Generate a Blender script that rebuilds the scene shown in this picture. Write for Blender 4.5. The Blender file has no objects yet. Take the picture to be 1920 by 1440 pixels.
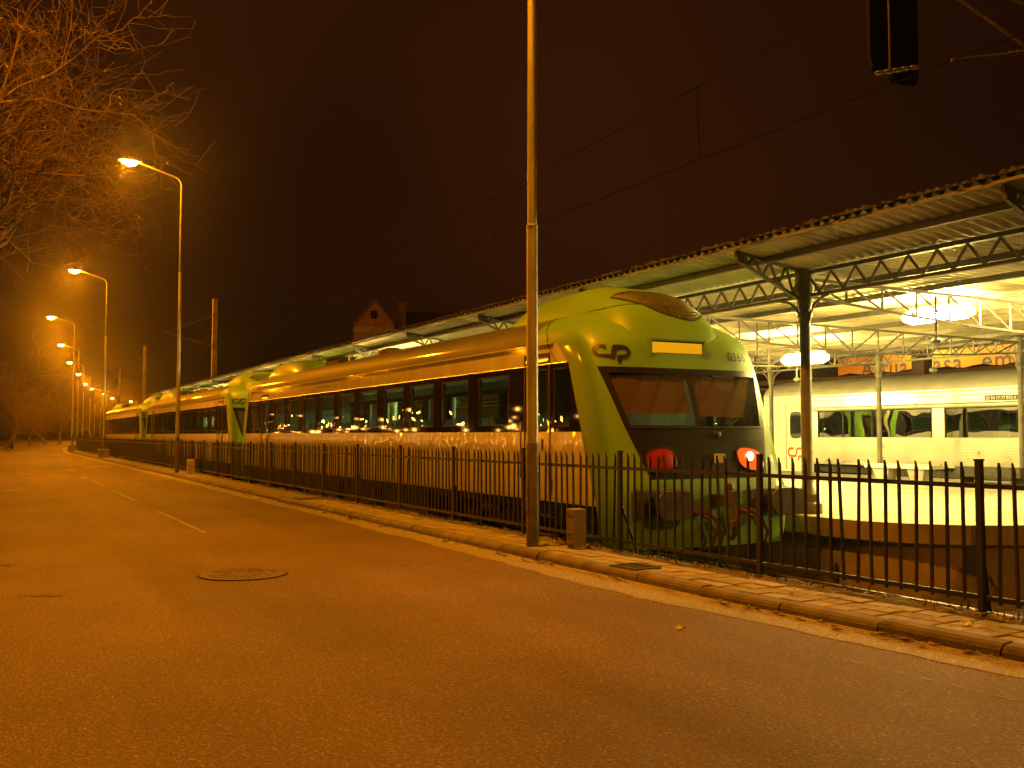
import bpy, math, random
import numpy as np
from mathutils import Vector, Matrix

R = math.radians
scene = bpy.context.scene
col = scene.collection

# ------------------------------------------------------------------ camera
cam_d = bpy.data.cameras.new("camera")
cam = bpy.data.objects.new("camera", cam_d)
col.objects.link(cam)
cam_d.sensor_width = 36.0
cam_d.lens = 35.06
cam_d.clip_start = 0.05
cam_d.clip_end = 3000.0
CAM_H = 1.5
YAW, PITCH = R(27.5), R(2.91)
cam.location = (0, 0, CAM_H)
cam.rotation_euler = (R(90) + PITCH, 0, -YAW)
scene.camera = cam

# ------------------------------------------------------------------ world: night sky lit brown by the town
world = bpy.data.worlds.new("World")
scene.world = world
world.use_nodes = True
wn = world.node_tree
bg = wn.nodes["Background"]
tc = wn.nodes.new("ShaderNodeTexCoord")
nz = wn.nodes.new("ShaderNodeTexNoise")
nz.inputs["Scale"].default_value = 1.15
nz.inputs["Detail"].default_value = 2
rampw = wn.nodes.new("ShaderNodeValToRGB")
rampw.color_ramp.elements[0].position = 0.36
rampw.color_ramp.elements[0].color = (0.003, 0.0014, 0.0008, 1)
rampw.color_ramp.elements[1].position = 0.66
rampw.color_ramp.elements[1].color = (0.048, 0.0115, 0.0022, 1)
mpw = wn.nodes.new("ShaderNodeMapping")
mpw.inputs["Location"].default_value = (-7.85, 4.65, 1.64)
wn.links.new(tc.outputs["Generated"], mpw.inputs["Vector"])
wn.links.new(mpw.outputs["Vector"], nz.inputs["Vector"])
wn.links.new(nz.outputs["Fac"], rampw.inputs["Fac"])
wn.links.new(rampw.outputs["Color"], bg.inputs["Color"])
bg.inputs["Strength"].default_value = 0.72

# ------------------------------------------------------------------ exposure and render options
vs = scene.view_settings
vs.view_transform = 'Standard'
vs.look = 'None'
vs.gamma = 1.0
vs.exposure = 0.0
vs.use_curve_mapping = False
scene.cycles.use_denoising = True
scene.cycles.max_bounces = 8
scene.cycles.transparent_max_bounces = 24
scene.cycles.glossy_bounces = 4
scene.cycles.sample_clamp_indirect = 6.0
scene.cycles.caustics_reflective = False
scene.cycles.caustics_refractive = False

SODIUM = (1.0, 0.285, 0.001)
TUBE = (1.0, 0.71, 0.17)
STREET_W = 7800.0
TUBE_L = 440.0

# ================================================================== helpers
def add_obj(name, data, parent=None):
    o = bpy.data.objects.new(name, data)
    col.objects.link(o)
    if parent is not None:
        o.parent = parent
    return o

def tag(o, label=None, cat=None, group=None, kind=None):
    if label: o["label"] = label
    if cat: o["category"] = cat
    if group: o["group"] = group
    if kind: o["kind"] = kind
    return o

def empty(name, loc=(0, 0, 0), rz=0.0, label=None, cat=None, group=None):
    o = add_obj(name, None)
    o.empty_display_size = 0.2
    o.location = loc
    o.rotation_euler = (0, 0, rz)
    return tag(o, label, cat, group)

def copy_tree(o, parent=None):
    c = o.copy()
    col.objects.link(c)
    c.parent = parent
    for ch in o.children:
        copy_tree(ch, c)
    return c

class MB:
    """collects verts and faces, then becomes ONE mesh object"""
    def __init__(self):
        self.v, self.f = [], []
    def add(self, vs_, fs_):
        n = len(self.v)
        self.v += [tuple(p) for p in vs_]
        self.f += [tuple(i + n for i in f) for f in fs_]
        return self
    def box(self, x0, x1, y0, y1, z0, z1):
        return self.add([(x0,y0,z0),(x1,y0,z0),(x1,y1,z0),(x0,y1,z0),(x0,y0,z1),(x1,y0,z1),(x1,y1,z1),(x0,y1,z1)],
                        [(0,3,2,1),(4,5,6,7),(0,1,5,4),(1,2,6,5),(2,3,7,6),(3,0,4,7)])
    def cbox(self, x0, x1, y0, y1, z0, z1, b=0.01):
        """box with a chamfered top edge"""
        vs_ = [(x0,y0,z0),(x1,y0,z0),(x1,y1,z0),(x0,y1,z0),
               (x0,y0,z1-b),(x1,y0,z1-b),(x1,y1,z1-b),(x0,y1,z1-b),
               (x0+b,y0+b,z1),(x1-b,y0+b,z1),(x1-b,y1-b,z1),(x0+b,y1-b,z1)]
        fs_ = [(0,3,2,1),(8,9,10,11)]
        for a in (0, 4):
            for i in range(4):
                j = (i+1) % 4
                fs_.append((a+i, a+j, a+4+j, a+4+i))
        return self.add(vs_, fs_)
    def tube(self, pts, r, n=6, caps=True):
        pts = [Vector(p) for p in pts]
        rs = r if isinstance(r, (list, tuple)) else [r]*len(pts)
        base = len(self.v)
        prev = None
        for i, p in enumerate(pts):
            if i == 0: d = pts[1]-pts[0]
            elif i == len(pts)-1: d = pts[-1]-pts[-2]
            else: d = (pts[i+1]-pts[i-1])
            d = d.normalized() if d.length > 1e-9 else Vector((0,0,1))
            if prev is None:
                a = d.cross(Vector((0,0,1)))
                if a.length < 1e-3: a = d.cross(Vector((1,0,0)))
            else:
                a = prev - d*prev.dot(d)
                if a.length < 1e-6: a = d.orthogonal()
            a.normalize(); prev = a
            b = d.cross(a)
            for k in range(n):
                t = 2*math.pi*k/n
                self.v.append(tuple(p + (a*math.cos(t)+b*math.sin(t))*rs[i]))
        for i in range(len(pts)-1):
            for k in range(n):
                k2 = (k+1) % n
                self.f.append((base+i*n+k, base+i*n+k2, base+(i+1)*n+k2, base+(i+1)*n+k))
        if caps:
            self.f.append(tuple(base+k for k in range(n))[::-1])
            e = base+(len(pts)-1)*n
            self.f.append(tuple(e+k for k in range(n)))
        return self
    def bar(self, p, q, w, h):
        """rectangular bar from p to q"""
        p, q = Vector(p), Vector(q)
        d = (q-p).normalized()
        a = d.cross(Vector((0,0,1)))
        if a.length < 1e-4: a = Vector((1,0,0))
        a.normalize(); b = a.cross(d)
        vs_ = []
        for c in (p, q):
            for sx, sz in ((-1,-1),(1,-1),(1,1),(-1,1)):
                vs_.append(c + a*sx*w/2 + b*sz*h/2)
        return self.add(vs_, [(0,1,2,3),(7,6,5,4),(0,4,5,1),(1,5,6,2),(2,6,7,3),(3,7,4,0)])
    def lathe(self, prof, n=16, c=(0,0,0)):
        base = len(self.v)
        for r, z in prof:
            for k in range(n):
                t = 2*math.pi*k/n
                self.v.append((c[0]+r*math.cos(t), c[1]+r*math.sin(t), c[2]+z))
        for i in range(len(prof)-1):
            for k in range(n):
                k2 = (k+1) % n
                self.f.append((base+i*n+k, base+i*n+k2, base+(i+1)*n+k2, base+(i+1)*n+k))
        self.f.append(tuple(base+k for k in range(n))[::-1])
        e = base+(len(prof)-1)*n
        self.f.append(tuple(e+k for k in range(n)))
        return self
    def grid(self, P, closed=False):
        """P[i][j] points"""
        base = len(self.v)
        ni, nj = len(P), len(P[0])
        for row in P:
            for p in row: self.v.append(tuple(p))
        for i in range(ni-1):
            for j in range(nj-1 if not closed else nj):
                j2 = (j+1) % nj
                self.f.append((base+i*nj+j, base+i*nj+j2, base+(i+1)*nj+j2, base+(i+1)*nj+j))
        return self
    def mesh(self, name, mat, smooth=False, angle=None):
        m = bpy.data.meshes.new(name)
        used = sorted({i for f in self.f for i in f})
        if len(used) < len(self.v):
            ix = {o: k for k, o in enumerate(used)}
            self.v = [self.v[o] for o in used]
            self.f = [tuple(ix[i] for i in f) for f in self.f]
        m.from_pydata(self.v, [], self.f)
        if mat is not None: m.materials.append(mat)
        if smooth:
            m.polygons.foreach_set("use_smooth", [True]*len(m.polygons))
            if angle:
                m.set_sharp_from_angle(angle=R(angle))
        m.update()
        return m
    def build(self, name, mat, parent=None, smooth=False, angle=None):
        return add_obj(name, self.mesh(name, mat, smooth, angle), parent)

# ================================================================== materials
def mat_base(name):
    m = bpy.data.materials.new(name)
    m.use_nodes = True
    return m, m.node_tree.nodes, m.node_tree.links, m.node_tree.nodes["Principled BSDF"]

def paint(name, colr, rough=0.5, var=0.15, scale=3.0, bump=0.0, bscale=20.0, metal=0.0, coat=0.0,
          stretch=(1,1,1), colr2=None, rvar=0.0, rand=0.0, detail=5.0, spec=0.5, bdetail=4):
    m, N, L, b = mat_base(name)
    t = N.new("ShaderNodeTexCoord")
    mp = N.new("ShaderNodeMapping"); mp.inputs["Scale"].default_value = stretch
    n = N.new("ShaderNodeTexNoise"); n.inputs["Scale"].default_value = scale; n.inputs["Detail"].default_value = detail
    L.new(t.outputs["Object"], mp.inputs["Vector"]); L.new(mp.outputs["Vector"], n.inputs["Vector"])
    r = N.new("ShaderNodeValToRGB")
    c2 = colr2 if colr2 else tuple(min(1, c*(1+var)) for c in colr)
    c1 = tuple(c*(1-var) for c in colr)
    r.color_ramp.elements[0].position = 0.3; r.color_ramp.elements[0].color = (*c1, 1)
    r.color_ramp.elements[1].position = 0.7; r.color_ramp.elements[1].color = (*c2, 1)
    L.new(n.outputs["Fac"], r.inputs["Fac"])
    out = r.outputs["Color"]
    if rand > 0:
        oi = N.new("ShaderNodeObjectInfo")
        mr = N.new("ShaderNodeMapRange"); mr.inputs["To Min"].default_value = 1-rand; mr.inputs["To Max"].default_value = 1+rand
        L.new(oi.outputs["Random"], mr.inputs["Value"])
        vm = N.new("ShaderNodeVectorMath"); vm.operation = 'SCALE'
        L.new(out, vm.inputs[0]); L.new(mr.outputs["Result"], vm.inputs["Scale"])
        out = vm.outputs["Vector"]
    L.new(out, b.inputs["Base Color"])
    b.inputs["Roughness"].default_value = rough
    b.inputs["Metallic"].default_value = metal
    b.inputs["Specular IOR Level"].default_value = spec
    b.inputs["Coat Weight"].default_value = coat
    b.inputs["Coat Roughness"].default_value = 0.06
    if rvar > 0:
        mr2 = N.new("ShaderNodeMapRange")
        mr2.inputs["To Min"].default_value = max(0.02, rough-rvar); mr2.inputs["To Max"].default_value = min(1, rough+rvar)
        L.new(n.outputs["Fac"], mr2.inputs["Value"]); L.new(mr2.outputs["Result"], b.inputs["Roughness"])
    if bump > 0:
        n2 = N.new("ShaderNodeTexNoise"); n2.inputs["Scale"].default_value = bscale; n2.inputs["Detail"].default_value = bdetail
        L.new(mp.outputs["Vector"], n2.inputs["Vector"])
        bp = N.new("ShaderNodeBump"); bp.inputs["Strength"].default_value = bump; bp.inputs["Distance"].default_value = 0.02
        L.new(n2.outputs["Fac"], bp.inputs["Height"])
        L.new(bp.outputs["Normal"], b.inputs["Normal"]); L.new(bp.outputs["Normal"], b.inputs["Coat Normal"])
    return m

def emit(name, colr, strength, base=(0.8, 0.8, 0.8)):
    m, N, L, b = mat_base(name)
    b.inputs["Base Color"].default_value = (*base, 1)
    b.inputs["Emission Color"].default_value = (*colr, 1)
    b.inputs["Emission Strength"].default_value = strength
    b.inputs["Roughness"].default_value = 0.25
    return m

def glass(name, tint, refl=1.0, rough=0.01, wave=0.0, wscale=1.5, f0=0.08):
    """thin tinted pane: straight-through transmission with fresnel reflection"""
    m, N, L, b = mat_base(name)
    N.remove(b)
    out = N["Material Output"]
    tr = N.new("ShaderNodeBsdfTransparent"); tr.inputs["Color"].default_value = (*tint, 1)
    gl = N.new("ShaderNodeBsdfGlossy"); gl.inputs["Roughness"].default_value = rough
    gl.inputs["Color"].default_value = (refl, refl, refl, 1)
    lw = N.new("ShaderNodeLayerWeight"); lw.inputs["Blend"].default_value = 0.5
    pw = N.new("ShaderNodeMath"); pw.operation = 'POWER'; pw.inputs[1].default_value = 5.0
    L.new(lw.outputs["Facing"], pw.inputs[0])
    fr = N.new("ShaderNodeMapRange"); fr.inputs["To Min"].default_value = f0; fr.inputs["To Max"].default_value = 1.0
    L.new(pw.outputs[0], fr.inputs["Value"])
    if wave > 0:
        t = N.new("ShaderNodeTexCoord"); n = N.new("ShaderNodeTexNoise")
        n.inputs["Scale"].default_value = wscale; n.inputs["Detail"].default_value = 1
        L.new(t.outputs["Object"], n.inputs["Vector"])
        bp = N.new("ShaderNodeBump"); bp.inputs["Strength"].default_value = wave; bp.inputs["Distance"].default_value = 0.05
        L.new(n.outputs["Fac"], bp.inputs["Height"]); L.new(bp.outputs["Normal"], gl.inputs["Normal"])
    mx = N.new("ShaderNodeMixShader")
    L.new(fr.outputs["Result"], mx.inputs["Fac"]); L.new(tr.outputs[0], mx.inputs[1]); L.new(gl.outputs[0], mx.inputs[2])
    L.new(mx.outputs[0], out.inputs["Surface"])
    return m

def asphalt(name, dark, light, patch=0.35, speck=0.55):
    m, N, L, b = mat_base(name)
    t = N.new("ShaderNodeTexCoord")
    big = N.new("ShaderNodeTexNoise"); big.inputs["Scale"].default_value = 0.35; big.inputs["Detail"].default_value = 4
    fine = N.new("ShaderNodeTexVoronoi"); fine.inputs["Scale"].default_value = 85.0
    fine2 = N.new("ShaderNodeTexNoise"); fine2.inputs["Scale"].default_value = 45.0; fine2.inputs["Detail"].default_value = 6
    for q in (big, fine, fine2): L.new(t.outputs["Object"], q.inputs["Vector"])
    r1 = N.new("ShaderNodeValToRGB")
    r1.color_ramp.elements[0].position = 0.38; r1.color_ramp.elements[0].color = (*dark, 1)
    r1.color_ramp.elements[1].position = 0.62; r1.color_ramp.elements[1].color = (*light, 1)
    lanes = N.new("ShaderNodeTexNoise"); lanes.inputs["Scale"].default_value = 1.0; lanes.inputs["Detail"].default_value = 3
    mpl = N.new("ShaderNodeMapping"); mpl.inputs["Scale"].default_value = (0.9, 0.07, 1.0)
    L.new(t.outputs["Object"], mpl.inputs["Vector"]); L.new(mpl.outputs["Vector"], lanes.inputs["Vector"])
    avg = N.new("ShaderNodeMath"); avg.operation = 'ADD'
    hf = N.new("ShaderNodeMath"); hf.operation = 'MULTIPLY'; hf.inputs[1].default_value = 0.5
    L.new(big.outputs["Fac"], avg.inputs[0]); L.new(lanes.outputs["Fac"], avg.inputs[1]); L.new(avg.outputs[0], hf.inputs[0])
    L.new(hf.outputs[0], r1.inputs["Fac"])
    r2 = N.new("ShaderNodeValToRGB")
    r2.color_ramp.elements[0].position = 0.28; r2.color_ramp.elements[0].color = (1-speck,)*3 + (1,)
    r2.color_ramp.elements[1].position = 0.75; r2.color_ramp.elements[1].color = (1+speck,)*3 + (1,)
    L.new(fine2.outputs["Fac"], r2.inputs["Fac"])
    sep = N.new("ShaderNodeSeparateColor"); L.new(fine.outputs["Color"], sep.inputs["Color"])
    r3 = N.new("ShaderNodeValToRGB")
    r3.color_ramp.elements[0].position = 0.0; r3.color_ramp.elements[0].color = (0.75, 0.75, 0.75, 1)
    e = r3.color_ramp.elements.new(0.9); e.color = (1.05, 1.05, 1.05, 1)
    r3.color_ramp.elements[-1].position = 0.985; r3.color_ramp.elements[-1].color = (2.2, 2.2, 2.2, 1)
    L.new(sep.outputs["Red"], r3.inputs["Fac"])
    m1 = N.new("ShaderNodeMixRGB"); m1.blend_type = 'MULTIPLY'; m1.inputs["Fac"].default_value = 1
    m2 = N.new("ShaderNodeMixRGB"); m2.blend_type = 'MULTIPLY'; m2.inputs["Fac"].default_value = 1
    L.new(r1.outputs["Color"], m1.inputs[1]); L.new(r2.outputs["Color"], m1.inputs[2])
    L.new(m1.outputs["Color"], m2.inputs[1]); L.new(r3.outputs["Color"], m2.inputs[2])
    L.new(m2.outputs["Color"], b.inputs["Base Color"])
    b.inputs["Roughness"].default_value = 0.75
    bp = N.new("ShaderNodeBump"); bp.inputs["Strength"].default_value = 0.8; bp.inputs["Distance"].default_value = 0.006
    L.new(fine.outputs["Distance"], bp.inputs["Height"]); L.new(bp.outputs["Normal"], b.inputs["Normal"])
    return m

M = {}
M['road'] = asphalt("asphalt", (0.086, 0.060, 0.030), (0.165, 0.112, 0.055))
M['gutter'] = asphalt("dusty_gutter", (0.20, 0.19, 0.165), (0.29, 0.27, 0.23), speck=0.25)
M['ground'] = paint("ground_earth", (0.06, 0.05, 0.04), 0.95, 0.4, 0.5)
M['ballast'] = paint("ballast", (0.075, 0.065, 0.055), 0.95, 0.5, 9.0, 1.0, 14.0)
M['dirt'] = paint("dirt", (0.10, 0.085, 0.065), 0.95, 0.5, 5.0, 0.8, 25.0)
M['slab'] = paint("paving_concrete", (0.25, 0.235, 0.20), 0.8, 0.22, 6.0, 0.25, 60.0, rand=0.22)
M['slabbase'] = paint("paving_dusty", (0.19, 0.175, 0.145), 0.9, 0.3, 3.0, 0.4, 40.0)
M['joint'] = paint("joint_dirt", (0.05, 0.045, 0.038), 0.95, 0.4, 12.0)
M['kerb'] = paint("kerb_granite", (0.12, 0.10, 0.08), 0.8, 0.35, 5.0, 0.5, 40.0, rand=0.2)
M['marking'] = paint("worn_paint", (0.25, 0.22, 0.16), 0.75, 0.45, 7.0)
M['iron'] = paint("cast_iron", (0.11, 0.10, 0.085), 0.5, 0.4, 25.0, 0.8, 60.0, metal=0.3)
M['coverplate'] = asphalt("dusty_iron_cover", (0.10, 0.075, 0.052), (0.16, 0.118, 0.082), speck=0.3)
M['crack'] = paint("crack", (0.012, 0.011, 0.01), 0.95, 0.3, 10.0)
M['fence'] = paint("fence_paint", (0.012, 0.010, 0.008), 0.55, 0.4, 14.0, 0.25, 60.0)
M['galv'] = paint("galvanised_steel", (0.30, 0.29, 0.26), 0.48, 0.35, 5.0, 0.25, 40.0, metal=0.35, stretch=(1, 1, 0.25))
M['galvlow'] = paint("galvanised_dirty", (0.12, 0.105, 0.085), 0.6, 0.4, 6.0, 0.3, 50.0, metal=0.2)
M['armsteel'] = paint("dimmed_arm", (0.07, 0.066, 0.058), 0.75, 0.3, 6.0, spec=0.2)  # arm colour darkened to offset the strong light of the lamp beside it
M['lampbody'] = paint("lamp_housing", (0.30, 0.30, 0.29), 0.5, 0.15, 5.0)
M['bowl'] = emit("sodium_bowl", (1.0, 0.56, 0.16), 90.0)
M['bowlfar'] = emit("sodium_bowl_far", (1.0, 0.60, 0.20), 40.0)
M['cabinet'] = paint("cabinet_grp", (0.21, 0.18, 0.14), 0.7, 0.2, 6.0, 0.15, 30.0)
M['concrete'] = paint("concrete", (0.24, 0.22, 0.185), 0.85, 0.35, 2.2, 0.4, 25.0)
M['stain'] = paint("stained_concrete", (0.20, 0.165, 0.125), 0.9, 0.5, 1.6, 0.5, 20.0, stretch=(1, 1, 0.5))
M['platform'] = paint("platform_paving", (0.26, 0.245, 0.205), 0.6, 0.3, 1.6, 0.2, 30.0)
M['edge'] = paint("platform_edge_stone", (0.48, 0.45, 0.38), 0.75, 0.2, 5.0, 0.3, 30.0)
M['steel'] = paint("canopy_steel_paint", (0.10, 0.09, 0.072), 0.55, 0.25, 5.0, 0.15, 30.0)
M['sheet'] = paint("corrugated_sheet", (0.62, 0.58, 0.42), 0.6, 0.25, 1.2, rand=0.40)
M['rooftop'] = paint("mossy_roof_edge", (0.035, 0.03, 0.018), 0.95, 0.6, 12.0, 1.0, 25.0)
M['tube'] = emit("fluorescent_diffuser", TUBE, TUBE_L)
# railcar
M['white'] = paint("railcar_white", (0.50, 0.485, 0.44), 0.62, 0.16, 2.5, 0.05, 4.0, coat=0.05, stretch=(1, 1, 0.25), spec=0.3)
M['wavy'] = paint("railcar_white_wavy", (0.60, 0.58, 0.52), 0.4, 0.10, 2.0, 0.9, 8.0, coat=1.0, stretch=(1, 1, 0.6), spec=0.3, bdetail=1)
M['wavy'].node_tree.nodes["Principled BSDF"].inputs["Coat Roughness"].default_value = 0.03
M['wavy'].node_tree.nodes["Principled BSDF"].inputs["Coat IOR"].default_value = 1.9
M['green'] = paint("railcar_green", (0.112, 0.265, 0.012), 0.5, 0.08, 1.5, 0.02, 6.0, coat=0.16)
M['roofgrey'] = paint("railcar_roof", (0.085, 0.088, 0.05), 0.62, 0.15, 1.5, 0.06, 5.0, coat=0.45)
M['mask'] = paint("mask_black", (0.013, 0.011, 0.010), 0.35, 0.1, 3.0, spec=0.22)
M['band'] = paint("window_band_black", (0.010, 0.009, 0.009), 0.03, 0.1, 3.0, spec=0.35)
M['black'] = paint("rubber_black", (0.012, 0.011, 0.010), 0.6, 0.3, 6.0)
M['under'] = paint("underframe", (0.028, 0.024, 0.020), 0.75, 0.4, 5.0, 0.4, 20.0)
M['sideglass'] = glass("tinted_side_glass", (0.58, 0.90, 0.95), 1.0, 0.006, 0.10, 1.4)
M['frontglass'] = glass("windscreen_glass", (0.68, 0.66, 0.60), 0.9, 0.01, 0.02)
M['silverglass'] = glass("silver_car_glass", (0.16, 0.20, 0.15), 1.0, 0.01, 0.22, 0.9, 0.30)
M['blind'] = paint("cab_blind", (0.17, 0.115, 0.07), 0.9, 0.1, 2.0, 0.2, 8.0)
M['interior'] = paint("interior_panel", (0.20, 0.22, 0.21), 0.6, 0.1, 2.0)
M['seat'] = paint("seat_fabric", (0.10, 0.13, 0.16), 0.9, 0.2, 8.0)
M['counter'] = paint("counter_laminate", (0.62, 0.55, 0.42), 0.5, 0.1, 3.0)
M['chrome'] = paint("handrail_steel", (0.6, 0.58, 0.54), 0.2, 0.05, 4.0, metal=1.0)
M['logo'] = paint("logo_black", (0.018, 0.017, 0.016), 0.4, 0.1, 5.0)
M['logored'] = paint("logo_red", (0.55, 0.05, 0.02), 0.4, 0.1, 5.0)
M['display'] = emit("destination_display", (1.0, 0.42, 0.004), 0.80, (0.02, 0.015, 0.01))
M['display'].node_tree.nodes["Principled BSDF"].inputs["Roughness"].default_value = 0.9
M['display'].node_tree.nodes["Principled BSDF"].inputs["Specular IOR Level"].default_value = 0.1
M['redlens'] = emit("red_lens", (1.0, 0.012, 0.004), 0.05, (0.22, 0.004, 0.004))
M['redlit'] = emit("red_lens_lit", (1.0, 0.09, 0.01), 1.4, (0.6, 0.03, 0.01))
M['bulb'] = emit("tail_bulb", (1.0, 0.62, 0.22), 14.0)
M['grille'] = paint("grille_wire", (0.11, 0.12, 0.02), 0.6, 0.2, 10.0)
M['grilledark'] = paint("grille_void", (0.035, 0.035, 0.010), 0.9, 0.2, 10.0)
M['buffer'] = paint("buffer_grey", (0.075, 0.062, 0.055), 0.55, 0.35, 6.0, 0.2, 30.0)
M['hose'] = paint("hose_rubber", (0.035, 0.02, 0.014), 0.5, 0.3, 8.0)
M['hosered'] = paint("hose_tap_red", (0.30, 0.06, 0.02), 0.5, 0.2, 8.0)
M['wheel'] = paint("wheel_steel", (0.09, 0.08, 0.07), 0.5, 0.3, 8.0, metal=0.5)
M['rail'] = paint("rail_steel", (0.14, 0.10, 0.075), 0.45, 0.3, 8.0, metal=0.6)
M['sleeper'] = paint("sleeper", (0.09, 0.075, 0.06), 0.9, 0.3, 6.0)
# silver carriage
M['stainless'] = paint("stainless_steel", (0.62, 0.60, 0.55), 0.30, 0.08, 1.5, 0.06, 3.0, metal=0.85, rvar=0.08)
M['silverroof'] = paint("silver_roof", (0.42, 0.41, 0.37), 0.5, 0.15, 1.5, metal=0.4)
M['doorwhite'] = paint("door_cream", (0.66, 0.63, 0.54), 0.4, 0.06, 2.0)
# others
M['bark'] = paint("bark", (0.16, 0.105, 0.06), 0.9, 0.4, 8.0, 0.8, 30.0)
M['twig'] = paint("twig", (0.135, 0.085, 0.045), 0.85, 0.35, 4.0)
M['leaf'] = paint("dry_leaf", (0.28, 0.20, 0.10), 0.85, 0.5, 3.0, rand=0.2)
M['grass'] = paint("weed", (0.055, 0.075, 0.025), 0.8, 0.4, 3.0)
M['ochre'] = paint("ochre_render", (0.20, 0.115, 0.07), 0.9, 0.2, 1.5)
M['tile'] = paint("roof_tile", (0.07, 0.045, 0.035), 0.9, 0.3, 4.0)
M['wire'] = paint("wire_dark", (0.003, 0.003, 0.003), 0.9, 0.2, 4.0, spec=0.05)
M['insul'] = paint("insulator", (0.06, 0.045, 0.03), 0.45, 0.2, 8.0)
M['orange'] = paint("hoarding_orange", (0.78, 0.36, 0.02), 0.6, 0.06, 1.0)
M['signgrey'] = paint("sign_grey", (0.11, 0.105, 0.10), 0.6, 0.08, 2.0)
M['signred'] = paint("sign_red", (0.55, 0.05, 0.03), 0.6, 0.08, 2.0)
M['carpaint'] = paint("car_paint", (0.045, 0.045, 0.05), 0.2, 0.05, 2.0, coat=1.0)
M['carglass'] = paint("car_glass", (0.01, 0.01, 0.012), 0.05, 0.05, 2.0)
M['headlamp'] = paint("car_headlamp", (0.6, 0.6, 0.6), 0.08, 0.05, 3.0, metal=0.9)
M['paper'] = paint("paper_litter", (0.7, 0.68, 0.62), 0.8, 0.1, 3.0)
M['globe'] = emit("distant_globe", (1.0, 0.42, 0.08), 42.0)
M['globew'] = emit("distant_globe_white", (1.0, 0.80, 0.62), 20.0)
M['redneon'] = emit("red_sign_light", (1.0, 0.03, 0.03), 1.1)
M['plaster'] = paint("dark_plaster", (0.16, 0.13, 0.10), 0.9, 0.2, 1.0)

# ================================================================== road alignment
_OY = [-60, 0, 2, 4.3, 7.3, 11, 14, 90, 105, 120, 150, 178, 216, 263, 317, 420]
_OX = [0.75, 0.52, 0.42, 0.29, 0.10, 0.02, 0, 0, 0.6, 1.6, 4.7, 8.0, 12.2, 20, 32, 62]
def off(y):
    return float(np.interp(y, _OY, _OX))
KERB = 5.77
FENCE = 6.64
PAVE_Z = 0.095

YS = sorted(set(list(np.arange(-60, 16, 2.0)) + list(np.arange(16, 90, 6.0)) + list(np.arange(90, 425, 5.0))))
def strip(x0, x1, z0, z1=None, ys=YS):
    z1 = z0 if z1 is None else z1
    b = MB()
    b.grid([[(x0+off(y), y, z0), (x1+off(y), y, z1)] for y in ys])
    b.f = [f[::-1] for f in b.f]
    return b
def up(b):  # make all faces look upwards
    nf = []
    for f in b.f:
        p = [Vector(b.v[i]) for i in f[:3]]
        n = (p[1]-p[0]).cross(p[2]-p[0])
        nf.append(f if n.z >= 0 else f[::-1])
    b.f = nf
    return b

# ground to the horizon
g = MB().add([(-1500,-1500,-0.95),(1500,-1500,-0.95),(1500,1500,-0.95),(-1500,1500,-0.95)], [(0,1,2,3)])
tag(g.build('ground', M['ground']), kind='structure')
tag(up(strip(6.9, 45, -0.74)).build('track_bed', M['ballast']), kind='structure')
road = tag(up(strip(-3.2, KERB-0.1, 0.0)).build('road', M['road']), kind='structure')
random.seed(14)
gy = sorted(set(list(np.arange(0, 45, .22)) + [y for y in YS if y < 0 or y >= 45]))
gs = MB()
jit = 0.0
rows = []
for y in gy:
    jit = .7*jit + random.uniform(-.035, .035)
    rows.append([(KERB-.40+off(y)+jit+(.12*math.exp(-((y-8.5)/2.5)**2)*-1.2), y, .004), (KERB+.05+off(y), y, .004)])
gs.grid(rows)
tag(up(gs).build('gutter_strip', M['gutter']), kind='structure')
b = MB()
b.grid([[(-420, y, 0.1), (-3.2+off(y), y, 0.1), (-3.2+off(y), y, -0.1)] for y in YS])
tag(up(b).build('verge', M['ground']), kind='structure')

# worn lane dashes (children of the road)
random.seed(4)
for (y0, y1, w) in [(15.75, 20.6, .075), (23.8, 28.4, .085), (31.1, 35.6, .09), (37.4, 38.6, .2)]:
    bb = MB()
    ys = np.linspace(y0, y1, 14)
    bb.grid([[(2.92-w/2*random.uniform(.6,1), y, .0045), (2.92+w/2*random.uniform(.6,1), y, .0045)] for y in ys])
    up(bb).build('lane_dash', M['marking'], road)
bb = MB()
ys = np.linspace(2.4, 5.1, 40)
bb.grid([[(4.84+off(y)-.008*random.uniform(0,1), y, .0045), (4.84+off(y)+.008*random.uniform(0,1), y, .0045)] for y in ys])
up(bb).build('edge_line', M['marking'], road)
for (x0, x1, y, w) in [(.75, 1.4, 42.0, .22), (2.4, 3.1, 45.5, .30), (3.9, 4.9, 50.0, .5), (-.2, .8, 30.0, .1)]:
    bb = MB().add([(x0,y,.0045),(x1,y,.0045),(x1+.1,y+w*3,.0045),(x0+.1,y+w*3,.0045)], [(0,1,2,3)])
    bb.build('paint_patch', M['marking'], road)
# cracks
def crack(pts, w):
    bb = MB()
    rows = []
    for i, (x, y) in enumerate(pts):
        ww = w*(0.25+0.75*math.sin(math.pi*i/(len(pts)-1)))*random.uniform(.5,1)
        rows.append([(x, y-ww/2, .0042), (x, y+ww/2, .0042)])
    bb.grid(rows)
    up(bb).build('crack', M['crack'], road)
crack([(.22+.053*i, 10.43-.028*i+.03*math.sin(i*1.7)) for i in range(9)], .06)
crack([(.0+.04*i, 12.98-.016*i+.03*math.sin(i*2.1)) for i in range(8)], .09)
crack([(.02+.012*i, 4.15+.006*i) for i in range(6)], .03)
crack([(4.85-.05*i+.01*math.sin(i*2.), 9.3+.22*i) for i in range(14)], .05)

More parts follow.
